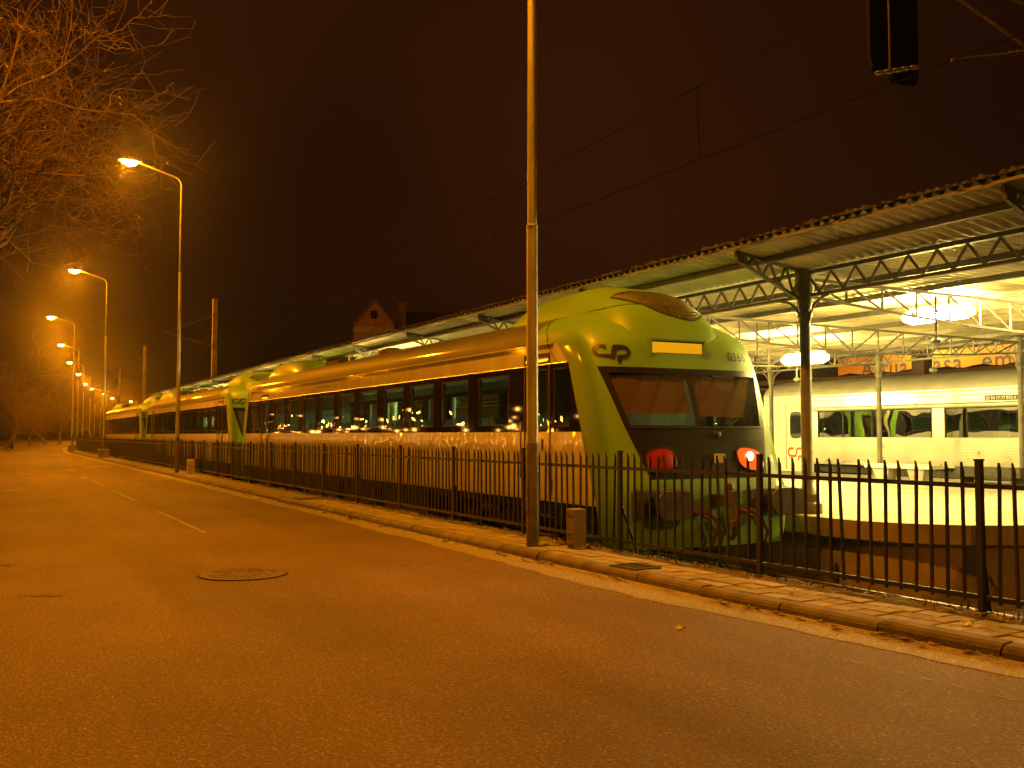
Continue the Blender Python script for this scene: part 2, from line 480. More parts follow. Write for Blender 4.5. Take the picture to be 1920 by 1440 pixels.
# manhole cover
mh = empty('manhole_cover', (2.42, 10.9, 0.004), 0.0, 'round cast iron manhole cover set in the asphalt of the road', 'manhole cover')
MB().lathe([(.47, 0), (.47, .004), (.44, .004)], 48).build('frame_ring', M['crack'], mh)
MB().lathe([(.452, .002), (.452, .0075), (.44, .008)], 48).build('cover_plate', M['coverplate'], mh)
for rr_ in (.12, .24, .36):
    pts = [(rr_*math.cos(2*math.pi*k/36), rr_*math.sin(2*math.pi*k/36), .008) for k in range(37)]
    MB().tube(pts, .007, 4, False).build('cast_rib', M['coverplate'], mh)
for k in range(8):
    a = 2*math.pi*k/8
    MB().tube([(.13*math.cos(a), .13*math.sin(a), .008), (.35*math.cos(a), .35*math.sin(a), .008)], .006, 4).build('cast_rib', M['coverplate'], mh)

# kerb: one stone at a time
kerb_s = tag(up(strip(KERB+0.03, KERB+0.16, PAVE_Z-0.03)).build('kerb', M['joint']), kind='structure')
ks = MB()
prof = [(0, 0.0), (0.004, .045), (.018, .072), (.048, .090), (.15, .096), (.15, 0.0)]
L_ = 0.985
for yy in (-L_/2, L_/2):
    for (x, z) in prof: ks.v.append((x, yy, z))
n_ = len(prof)
for i in range(n_-1): ks.f.append((i, i+1, n_+i+1, n_+i))
ks.f.append(tuple(range(n_))[::-1]); ks.f.append(tuple(range(n_, 2*n_)))
ks.f = [f[::-1] for f in ks.f]
kmesh = ks.mesh('kerb_stone', M['kerb'])
random.seed(2)
for k in range(95):
    y = -3.0 + k*1.0
    o = add_obj('kerb_stone', kmesh, kerb_s)
    a = math.atan2(off(y+.5)-off(y-.5), 1.0)
    o.location = (KERB+off(y)+random.uniform(-.008,.008), y, random.uniform(-.012, .006))
    o.rotation_euler = (0, random.uniform(-.012,.012), -a)
farkerb = MB()
yk = [y for y in YS if y > 90]
farkerb.grid([[(KERB+off(y), y, 0), (KERB+off(y), y, .09), (KERB+.15+off(y), y, .095)] for y in yk])
tag(farkerb.build('kerb_run', M['kerb'], kerb_s), kind='stuff')

# pavement with its slabs
pave = tag(up(strip(KERB+0.15, FENCE+0.12, PAVE_Z-0.018)).build('pavement', M['joint']), kind='structure')
sl = MB().cbox(-.091, .091, -.1135, .1135, -.03, 0.0, .006)
slab_mesh = sl.mesh('paving_slab', M['slab'])
random.seed(8)
for row in range(3):
    for k in range(80):
        y = 1.6 + k*0.247 + (0.0, 0.02, -.015)[row]
        x = KERB + 0.155 + 0.10 + row*0.2025 + off(y)
        o = add_obj('paving_slab', slab_mesh, pave)
        o.location = (x, y, PAVE_Z+random.uniform(-.009, .004))
        o.rotation_euler = (random.uniform(-.012,.012), random.uniform(-.012,.012), random.uniform(-.02,.02)-math.atan2(off(y+.3)-off(y-.3), .6))
pb = up(strip(KERB+0.152, KERB+.152+.60, PAVE_Z-0.004, ys=[y for y in YS if y >= 20])).build('dusty_paving', M['slabbase'], pave)
pb["kind"] = "stuff"
# dirt strip along the fence, uneven
random.seed(5)
db = MB(); rows = []
for y in np.concatenate([np.arange(-6, 45, .18), np.arange(45, 120, 1.5)]):
    o_ = off(y)
    rows.append([(KERB+.74+o_+random.uniform(-.05,.04), y, PAVE_Z-.014), (KERB+.80+o_, y, PAVE_Z+random.uniform(.0,.02)),
                 (FENCE+.0+o_, y, PAVE_Z+random.uniform(.0,.045)), (FENCE+.12+o_+random.uniform(-.02,.05), y, PAVE_Z+random.uniform(-.02,.03)),
                 (FENCE+.20+o_, y, -.3), (FENCE+.35+o_, y, -.8)])
db.grid(rows)
tag(up(db).build('dirt_verge', M['dirt']), kind='structure')

# ================================================================== fence
fence = empty('iron_fence', (FENCE, 5.2, PAVE_Z), 0, 'long dark iron railing fence with pointed bars beside the pavement', 'fence')
FZ = PAVE_Z
PITCH_P = 2.385
NB = 16
bar = MB()
s_ = .011
bar.box(-s_, s_, -s_, s_, .10, 1.12)
bar.add([(-s_,-s_,1.12),(s_,-s_,1.12),(s_,s_,1.12),(-s_,s_,1.12),(-s_,-s_,1.19),(-s_,s_,1.19)], [(0,1,4),(1,2,5,4),(2,3,5),(3,0,4,5)])
bar_mesh = bar.mesh('bar', M['fence'])
post = MB().box(-.024, .024, -.024, .024, -.05, 1.20)
post.box(-.029, .029, -.029, .029, 1.20, 1.215)
post_mesh = post.mesh('post', M['fence'])
stay = MB().bar((.0, 0, .62), (.42, .25, -.05), .03, .03)
stay_mesh = stay.mesh('stay', M['fence'])
foot_mesh = MB().cbox(-.07, .07, -.07, .07, -.04, .03, .015).mesh('post_foot', M['fence'])
random.seed(11)
def fpos(y):
    return Vector((FENCE + off(y), y, FZ))
root_inv = Vector((-FENCE, -5.2, -PAVE_Z))
nbars = 0
rest = MB()
P0 = 5.265
for p in range(-2, 45):
    ya, yb_ = P0 + p*PITCH_P, P0 + (p+1)*PITCH_P
    A, B_ = fpos(ya), fpos(yb_)
    po = add_obj('post', post_mesh, fence); po.location = A + root_inv
    po.rotation_euler = (random.uniform(-.008,.008), random.uniform(-.008,.008), 0)
    fo = add_obj('post_foot', foot_mesh, po)
    if p % 2 == 0 and p < 10:
        add_obj('stay', stay_mesh, po)
    for z in (.14, 1.005):
        rb = MB().bar(A+root_inv+Vector((0,.03,z)), B_+root_inv+Vector((0,-.03,z)), .022, .038)
        rb.build('rail', M['fence'], fence)
    for k in range(1, NB):
        t = k/NB
        q = A.lerp(B_, t) + root_inv
        if nbars < 300:
            o = add_obj('bar', bar_mesh, fence); o.location = q
            bent = 3.0 if random.random() < .06 else 1.0
            o.rotation_euler = (random.gauss(0,.010)*bent, random.gauss(0,.008)*bent, random.uniform(-.2,.2))
            nbars += 1
        else:
            rest.box(q.x-s_, q.x+s_, q.y-s_, q.y+s_, .10, 1.16)
tag(rest.build('far_bars', M['fence'], fence), kind='stuff')

# ================================================================== street lamps
def make_street_lamp(full=True):
    t = empty('street_lamp')
    MB().lathe([(.078,0),(.078,1.0),(.074,1.02),(.070,4.1)], 20).build('lower_pole', M['galv'], t, True, 30)
    MB().tube([(0,0,4.1),(0,0,7.5)], [.060,.056], 16).build('upper_pole', M['galv'], t, True, 40)
    MB().lathe([(.071,4.06),(.074,4.07),(.074,4.10),(.061,4.11)], 20).build('collar', M['galv'], t, True, 40)
    MB().lathe([(.0805,0.0),(.0795,1.3),(.075,1.32)], 20).build('painted_foot', M['galvlow'], t, True, 40)
    MB().box(-.0835, -.0785, -.035, .035, .45, .85).build('access_door', M['galvlow'], t)
    arm = [(0,0,7.5),(0,0,10.75)]
    for i in range(1, 8):
        a = R(80)*i/7
        arm.append((-.35*(1-math.cos(a)), 0, 10.75+.35*math.sin(a)))
    arm.append((-1.45, 0, 11.45))
    MB().tube(arm, [.055,.045]+[.036]*7+[.032], 10).build('arm', M['armsteel'], t, True, 50)
    h = MB()
    P = []
    for (x, w, h0, h1) in [(-1.40,.05,-.03,.05),(-1.5,.09,-.05,.08),(-1.75,.22,-.04,.13),(-2.0,.22,-.03,.13),(-2.18,.14,-.03,.08),(-2.24,.02,-.02,.02)]:
        P.append([(x, -w, h0), (x, -w*.8, h1*.7), (x, 0, h1), (x, w*.8, h1*.7), (x, w, h0)])
    h.grid([[(x, y, z+11.5) for (x, y, z) in row] for row in P])
    h.build('lamp_housing', M['lampbody'], t, True, 60)
    bw = MB(); P = []
    for (x, w, d) in [(-1.55,.04,.0),(-1.62,.18,-.11),(-1.85,.22,-.19),(-2.10,.18,-.12),(-2.19,.04,0)]:
        P.append([(x, -w, .0), (x, -w*.7, d*.75), (x, 0, d), (x, w*.7, d*.75), (x, w, 0)])
    bw.grid([[(x, y, z+11.46) for (x, y, z) in row] for row in P])
    bw.build('lamp_bowl', M['bowl'], t, True)
    ld = bpy.data.lights.new('sodium_light', 'POINT')
    ld.shadow_soft_size = .11; ld.energy = STREET_W; ld.color = SODIUM
    lo = add_obj('sodium_light', ld, t)
    lo.location = (-1.85, 0, 11.14)
    return t
lamp0 = make_street_lamp()
lab = [
 'tall street lamp whose thick grey pole crosses the foreground, its lamp above the picture',
 'second tall street lamp along the kerb, its lit head among bare branches',
 'third street lamp along the kerb, lit orange, standing on a square base',
 'fourth street lamp along the kerb, just where the road starts to bend',
]
ordn = ['fifth','sixth','seventh','eighth','ninth','tenth','eleventh','twelfth']
lamps = [(6.07, 11.1), (6.1, 38.6), (6.1, 66.1), (6.1, 93.6)]
for (hx, hy) in [(6.6,121),(9.3,150),(12.4,178),(16,212),(19,234),(24.2,263),(28.9,292),(36.6,317)]:
    lamps.append((hx+1.8, hy))
for i, (x, y) in enumerate(lamps):
    o = lamp0 if i == 0 else copy_tree(lamp0)
    o.location = (x, y, PAVE_Z-.02 if i < 4 else 0)
    o["category"] = 'street lamp'
    o["group"] = 'street lamps along the kerb'
    o["label"] = lab[i] if i < 4 else f'small far street lamp on the bend, {ordn[i-4]} along the road'
back = copy_tree(lamp0); back.location = (6.35, -16.4, PAVE_Z-.02)
tag(back, 'street lamp on the same kerb behind the viewer', 'street lamp', 'street lamps along the kerb')
# square base blocks under the far poles
for i in (2, 3):
    bx = MB().cbox(-.3, .3, -.3, .3, 0, .55, .03).build('base_block', M['concrete'], None)
    tgt = [o for o in bpy.data.objects if o.name.startswith('street_lamp') and abs(o.location.y-lamps[i][1]) < .1][0]
    bx.parent = tgt

# ================================================================== railcar
CX, RAILZ, CARC = 9.04, -0.47, 22.95
ZG, ZWT, ZWB, ZSK = 3.35, 3.046, 2.02, 0.96     # gutter, window top, sill, skirt (above rail)
ZC = 3.97
def Wd(z):
    if z <= ZG:
        return float(np.interp(z, [.3, .7, 1.1, 2.0, 2.7, 3.1, ZG], [1.40, 1.49, 1.53, 1.54, 1.54, 1.54, 1.54]))
    t = min(1, (z-ZG)/(ZC-ZG+.012))
    return 1.54*(1-t**2.3)**(1/2.0)
def YC(z):
    def lin(q):
        if q < 1.3: return -11.70 - .08 - (1.3-q)*.08
        return -11.05 - .08 - (2.94-q)*.355
    if z <= 3.1: return lin(z)
    t = min(.995, (z-3.1)/(ZC-3.1))
    return lin(3.1) + 1.35*(1-math.sqrt(1-t*t)) + .16*t
def LL(z): return float(np.interp(z, [0, 3.0, 3.5, ZC], [.70, .70, 1.0, 1.5]))
def NN(z): return float(np.interp(z, [0, 1.0, 3.0, 3.4, ZC], [4.0, 5.0, 5.2, 4.4, 2.5]))
def MM(z): return min(float(np.interp(z, [1.35, 2.10, 2.94], [1.03, 1.26, 1.45])), .945*Wd(z))
YEND = -9.3
KC = 9
AC = [-1, -.93, -.62, -.3, -.03, .03, .3, .62, .93, 1]
def nose_y(x, z):
    w, n = Wd(z), NN(z)
    u = min(1, abs(x)/w)
    return YC(z) + LL(z) - LL(z)*(max(0, 1-u**n))**(1/n)
def yb(z): return YC(z) + LL(z) + .06
def ring(z):
    w, n, m = Wd(z), NN(z), MM(z)
    pts = [(-w, YEND, z), (-w, min(YEND-.05, yb(z)), z)]
    ph = math.acos(min(1, (m/w)**(n/2)))
    ya = YC(z)+LL(z)
    half = []
    for k in range(KC):
        p = ph*k/KC
        x = -w*math.cos(p)**(2/n)
        y = ya - LL(z)*math.sin(p)**(2/n)
        half.append((x, y, z))
    pts += half
    pts += [(a*m, nose_y(a*m, z), z) for a in AC]
    pts += [(-x, y, q) for (x, y, q) in half[::-1]]
    pts += [(w, min(YEND-.05, yb(z)), z), (w, YEND, z)]
    return pts
Z_M0, Z_M1, Z_W0, Z_W1 = 1.35, 2.94, 2.10, 2.85
LV = [.42, .7, 1.0, 1.2, Z_M0, 1.6, 1.85, Z_W0, 2.3, 2.5, 2.7, Z_W1, Z_M1, 3.03, 3.12, 3.2, 3.28, ZG, 3.45, 3.56, 3.67, 3.76, 3.84, 3.90, 3.94, 3.965]

def make_nose(root, full, glassmat):
    rings = [ring(z) for z in LV]
    nj = len(rings[0])
    j_a0 = 2+KC; j_a1 = j_a0+len(AC)-1
    nose, mask = MB(), MB()
    panes = {0: MB(), 1: MB()}
    vs_ = [p for r_ in rings for p in r_]
    for q in (nose, mask, panes[0], panes[1]): q.v = list(vs_)
    for i in range(len(LV)-1):
        zm = .5*(LV[i]+LV[i+1])
        for j in range(nj-1):
            f = (i*nj+j, i*nj+j+1, (i+1)*nj+j+1, (i+1)*nj+j)
            if zm < ZG and j in (0, nj-2): continue
            if j_a0 <= j < j_a1 and Z_M0 < zm < Z_M1:
                a = .5*(AC[j-j_a0]+AC[j-j_a0+1])
                if Z_W0 < zm < Z_W1 and .03 < abs(a) < .93:
                    panes[0 if a < 0 else 1].f.append(f)
                else: mask.f.append(f)
            else: nose.f.append(f)
    top = (len(LV)-1)*nj
    nose.f.append(tuple(top+j for j in range(nj)))
    # bottom lip of the nose folds inwards
    no = nose.build('nose', M['green'], root, True, 50)
    mk = mask.build('front_mask', M['mask'], root, True, 50)
    for k in (0, 1):
        panes[k].build('windscreen_pane', M['frontglass'], mk, True)
    # blinds behind the panes
    for sgn, a0, a1t, a1b, zb in ((-1, -.93, -.05, -.05, 2.30), (1, .05, .86, .70, 2.26)):
        rows = []
        for t in np.linspace(0, 1, 5):
            z = Z_W1 - .02 + (zb-Z_W1)*t
            aa = np.linspace(a0, a1t+(a1b-a1t)*t, 7)
            rows.append([(a*MM(z), nose_y(a*MM(z), z)+.045+.006*math.sin(a*23), z-.02*abs(a)) for a in aa])
        MB().grid(rows).build('sun_blind', M['blind'], mk, True)
    # dash shelf behind windscreen
    MB().box(-1.15, 1.15, -11.15, -10.6, 1.95, 2.08).build('dashboard', M['black'], mk)
    MB().box(-1.42, 1.42, -9.80, -9.77, .6, 3.3).build('cab_partition', M['interior'], root)
    # mask seam and wiper
    for z in (2.07, 1.62):
        pts = [(a*MM(z), nose_y(a*MM(z), z)-.004, z) for a in np.linspace(-.96, .96, 15)]
        MB().tube(pts, .008 if z > 2 else .005, 4).build('seam', M['black'], mk)
    zw = 2.02
    MB().tube([(.30, nose_y(.3, 1.98)-.03, 1.98), (.55, nose_y(.55, 2.14)-.03, 2.10), (1.02, nose_y(1.02, 2.34)-.035, 2.36)], .010, 5).build('wiper', M['black'], mk)
    MB().lathe([(.06, -.02), (.05, .03), (.02, .045)], 12, (.28, 0, 0)).add([], []).build('wiper_hub', M['black'], mk)
    hub = mk.children[-1]; hub.rotation_euler = (R(90), 0, 0); hub.location = (0, nose_y(.28, 1.97)-.01, 1.97)
    # tail lamps
    for sgn in (-1, 1):
        zc, xc = 1.615, sgn*.80
        lens = MB(); rows = []
        nr, na = 5, 20
        rim = []
        for ir in range(nr+1):
            rr = ir/nr
            row = []
            for ia in range(na):
                t = 2*math.pi*ia/na
                ct, st = math.cos(t), math.sin(t)
                ex = .25*rr*math.copysign(abs(ct)**.75, ct); ez = .165*rr*math.copysign(abs(st)**.75, st)
                x, z = xc+ex, zc-.0+ez - sgn*ex*.12
                row.append((x, nose_y(x, z)-.012-.035*(1-rr**2), z))
            rows.append(row)
        lens.grid(rows, True)
        lit = sgn > 0
        ln = lens.build('tail_lamp', M['redlit' if lit else 'redlens'], mk, True)
        if lit: ln["label"] = "lit red tail lamp"
        rimb = MB().tube([p for p in rows[-1]] + [rows[-1][0]], .014, 5, False)
        rimb.build('lamp_rim', M['black'], ln)
        if lit:
            bb = MB().lathe([(.002,-.02),(.055,-.018),(.07,0),(.055,.015),(.002,.03)], 14)
            o = bb.build('bulb', M['bulb'], ln); o.rotation_euler = (R(90),0,0)
            o.location = (xc-.045, nose_y(xc, zc)-.045, zc+.04)
        else:
            o = MB().lathe([(.002,-.02),(.05,-.018),(.062,0),(.05,.012),(.002,.02)], 14).build('bulb', M['redlens'], ln)
            o.rotation_euler = (R(90),0,0); o.location = (xc-.04, nose_y(xc, zc)-.04, zc+.02)
    # plate with torn sticker
    o = MB().box(.12, .32, -.008, .0, 1.52, 1.70).build('maker_plate', M['counter'], mk)
    o.location = (0, nose_y(.2, 1.6)-.004, 0)
    # destination display
    hd = MB()
    y0 = YC(3.2)-.03
    x0, x1, z0, z1 = -.56, .38, 3.01, 3.35
    hd.box(x0-.03, x1+.03, y0, y0+.6, z1, z1+.025); hd.box(x0-.03, x1+.03, y0-.01, y0+.6, z0-.02, z0)
    hd.box(x0-.03, x0, y0, y0+.6, z0, z1); hd.box(x1, x1+.03, y0, y0+.6, z0, z1)
    hood = hd.build('display_frame', M['green'], root)
    MB().box(x0-.006, x1+.006, y0+.05, y0+.5, z0-.001, z1+.001).build('display_box', M['black'], hood)
    dp = MB().box(x0+.02, x1-.02, y0+.022, y0+.05, z0+.035, z1-.025).build('destination_display', M['display'], hood)
    dp["label"] = "lit amber destination display"
    # roof pod
    prof_y = [-10.98, -10.88, -10.6, -10.25, -9.9, -9.45, -8.9, -8.2, -7.5, -7.0, -6.75, -6.65]
    prof_z = [3.36, 3.62, 3.93, 4.14, 4.27, 4.36, 4.37, 4.34, 4.25, 4.08, 3.92, 3.7]
    prof_w = [.60, .86, 1.0, 1.07, 1.10, 1.12, 1.12, 1.12, 1.08, .95, .75, .3]
    yy = np.linspace(-10.98, -6.65, 34)
    def pod_pt(y, a, o_=0.0):
        zt = float(np.interp(y, prof_y, prof_z))+o_; w = float(np.interp(y, prof_y, prof_w))+o_
        zb = 3.25
        c, s = math.cos(a), math.sin(a)
        return (w*math.copysign(abs(c)**.72, c), y, zb+(zt-zb)*abs(s)**.72)
    pod = MB().grid([[pod_pt(y, math.pi*k/24) for k in range(25)] for y in yy])
    pd = pod.build('roof_pod', M['green'], root, True)
    # grille on the pod's front slope: dark backing and wire mesh
    gb, gw = MB(), MB()
    ga = np.linspace(R(32), R(122), 30)
    def gl(a):   # lens-shaped opening: front and back limits
        t = (a-R(32))/R(90)
        e = math.sin(math.pi*min(1, max(0, t)))**.8
        return -10.18-.62*e, -10.18+.08*e
    rows = []
    for a in ga:
        lo_, hi_ = gl(a)
        rows.append([pod_pt(lo_+(hi_-lo_)*k/8, a, .006) for k in range(9)])
    gb.grid(rows); gb.build('grille_backing', M['grilledark'], pd, True)
    for i in range(0, 30):
        gw.tube([pod_pt(gl(ga[i])[0]+(gl(ga[i])[1]-gl(ga[i])[0])*k/6, ga[i], .012) for k in range(7)], .007, 3, False)
    for k in range(0, 15):
        gw.tube([pod_pt(gl(a)[0]+(gl(a)[1]-gl(a)[0])*k/14, a, .014) for a in ga], .007, 3, False)
    gw.build('grille_mesh', M['grille'], pd)
    MB().tube([pod_pt(gl(a)[0], a, .01) for a in ga] + [pod_pt(gl(a)[1], a, .01) for a in ga[::-1]] + [pod_pt(gl(ga[0])[0], ga[0], .01)], .012, 5, False).build('grille_rim', M['grilledark'], pd)
    # pod seam
    for s in (-1, 1):
        MB().tube([(s*(pod_pt(y, 0)[0]+.004), y, max(3.25, 0) + .0) for y in yy[2:-2]], .008, 4).build('pod_seam', M['black'], pd)
    for s in (-1, 1):
        MB().tube([(s*(Wd(z)+.001), yb(z)+.30, z) for z in (ZWT+.02, 3.2, ZG)] + [(s*(Wd(z)+.001), yb(ZG)+.30+.12*i_, z) for i_, z in enumerate((3.45, 3.56, 3.67, 3.76))], .007, 4).build('panel_seam', M['black'], root)
    # crease where the pod meets the forehead
    cr_ = []
    for a in np.linspace(R(170), R(10), 40):
        best = None
        for y in np.linspace(-10.97, -9.4, 60):
            p = pod_pt(y, a)
            if abs(p[0]) < Wd(min(p[2], ZC-.01)) and p[2] < ZC-.02 and p[1] < nose_y(p[0], p[2])+.004:
                best = p; 
            elif best is not None: break
        if best: cr_.append(best)
    if len(cr_) > 4: MB().tube(cr_, .008, 4).build('pod_crease', M['black'], pd)
    # buffers, coupler, hoses
    bh = MB()
    yfb = YC(1.0)
    for s in (-1, 1):
        bo = MB().cbox(s*.98-.38, s*.98+.38, yfb-.02, yfb+.5, .84, 1.22, .03).build('buffer_housing', M['buffer'], root)
        bd = MB()
        P = []
        for (yq, sc) in [(yfb, .55), (yfb-.30, .55), (yfb-.32, .9), (yfb-.36, 1.0), (yfb-.40, .97)]:
            row = []
            for k in range(20):
                t = 2*math.pi*k/20
                c, sn = math.cos(t), math.sin(t)
                row.append((s*.985+.30*sc*math.copysign(abs(c)**.6, c), yq, 1.03+.20*sc*math.copysign(abs(sn)**.6, sn)))
            P.append(row)
        bd.grid(P, True); bd.f.append(tuple(len(bd.v)-20+k for k in range(20)))
        bd.f = [f[::-1] for f in bd.f]
        bd.build('buffer', M['buffer'], bo, True, 40)
    cp = MB().box(-.10, .10, yfb-.28, yfb+.05, .98, 1.14)
    cp.box(-.05, .05, yfb-.42, yfb-.28, .96, 1.20); cp.tube([(0,yfb-.40,1.0),(0,yfb-.44,.8),(0,yfb-.38,.62),(0,yfb-.30,.55)], .045, 8)
    cp.box(-.08, .08, yfb-.46, yfb-.34, .72, .80)
    cpo = cp.build('coupler', M['buffer'], root, False)
    MB().lathe([(.03,-.1),(.07,-.08),(.07,.08),(.03,.1)], 12, (.06, yfb-.2, 1.2)).build('coupler_cap', M['hose'], cpo, True)
    for (xh, s) in ((-.42, 1), (-.30, 1), (.36, 1), (.50, 1)):
        hs = MB().tube([(xh, yfb+.05, .90), (xh, yfb-.15, .90), (xh+.06, yfb-.28, .82), (xh+.14*s, yfb-.32, .62), (xh+.10*s, yfb-.30, .46), (xh-.02, yfb-.22, .40)], .026, 8)
        ho = hs.build('brake_hose', M['hose'], root, True)
        MB().tube([(xh, yfb-.02, .90), (xh, yfb-.16, .90)], .034, 8).build('hose_tap', M['hosered'], ho)
    # low plough plate under the nose
    return no, mk

def stroke(path, w):
    """flat ribbon of constant width along a 2-D path, mitred"""
    pts = [Vector((p[0], p[1])) for p in path]
    l, r_ = [], []
    for i, p in enumerate(pts):
        d0 = (pts[i]-pts[i-1]).normalized() if i > 0 else (pts[1]-pts[0]).normalized()
        d1 = (pts[i+1]-pts[i]).normalized() if i < len(pts)-1 else d0
        t = (d0+d1).normalized()
        n = Vector((-t.y, t.x)); k = 1/max(.5, n.dot(Vector((-d0.y, d0.x))))
        l.append(p+n*w/2*k); r_.append(p-n*w/2*k)
    return l, r_
def logo_path():
    # one continuous stroke that reads as the linked letters c and p; unit: height 1
    P = []
    P.append((-.29, .5-.1)); P.append((-.66, .40))
    for k in range(1, 9):
        a = R(90)+R(180)*k/9
        P.append((-.66+.36*math.cos(a), .04+.36*math.sin(a)))
    P.append((-.66, -.32)); P.append((-.06, -.32)); P.append((.05, -.12)); P.append((.15, .30)); P.append((.22, .385))
    P.append((.34, .40)); P.append((.66, .40))
    for k in range(1, 9):
        a = R(90)-R(180)*k/9
        P.append((.66+.36*math.cos(a), .03+.37*math.sin(a)))
    P.append((.66, -.34)); P.append((.42, -.34)); P.append((.33, -.44)); P.append((.29, -.72))
    return P
def plan_table(z):
    w, n = Wd(z), NN(z)
    T = []
    for p in np.linspace(math.pi/2, 0, 240):
        x = w*max(0, math.cos(p))**(2/n); y = YC(z)+LL(z)-LL(z)*math.sin(p)**(2/n)
        T.append((x, y))
    s = [0]
    for i in range(1, len(T)): s.append(s[-1]+math.hypot(T[i][0]-T[i-1][0], T[i][1]-T[i-1][1]))
    return s, [t[0] for t in T], [t[1] for t in T]
def on_nose(s, z, o_=.006):
    S, X, Y = plan_table(z)
    a = abs(s)
    x = float(np.interp(a, S, X)); y = float(np.interp(a, S, Y))
    x2 = float(np.interp(a+.01, S, X)); y2 = float(np.interp(a+.01, S, Y))
    tx, ty = x2-x, y2-y
    q = math.hypot(tx, ty) or 1
    nx, ny = ty/q, -tx/q
    sg = 1 if s >= 0 else -1
    return (sg*(x+nx*o_), y+ny*o_, z)
def ribbon(l, r_, fn):
    b_ = MB(); b_.grid([[fn(a), fn(c)] for a, c in zip(l, r_)])
    return b_
def text_mesh(txt, size, fn, name, mat, parent, spacing=1.0, extr=None):
    cu = bpy.data.curves.new('lettering', 'FONT'); cu.body = txt; cu.size = size; cu.space_character = spacing
    cu.offset = size*.012
    tmp = bpy.data.objects.new('lettering_tmp', cu); col.objects.link(tmp)
    dg = bpy.context.evaluated_depsgraph_get()
    me = bpy.data.meshes.new_from_object(tmp.evaluated_get(dg))
    bpy.data.objects.remove(tmp); bpy.data.curves.remove(cu)
    for v in me.vertices: v.co = Vector(fn(v.co.x, v.co.y))
    me.materials.clear(); me.materials.append(mat); me.name = name
    return add_obj(name, me, parent)

# left-side openings (local y0, y1, z0, z1)
HOLES = [(-10.36, -9.90, 2.09, 2.97), (-9.70, -9.08, 2.06, 2.98)]
for k in range(10):
    c = -7.85 + 1.58*k
    HOLES.append((c-.575, c+.575, 2.12, 2.95))
HOLES += [(7.72, 8.34, 2.06, 2.98), (8.85, 10.15, 2.12, 2.95)]
DOORS = [(-9.80, -8.98), (7.62, 8.44)]

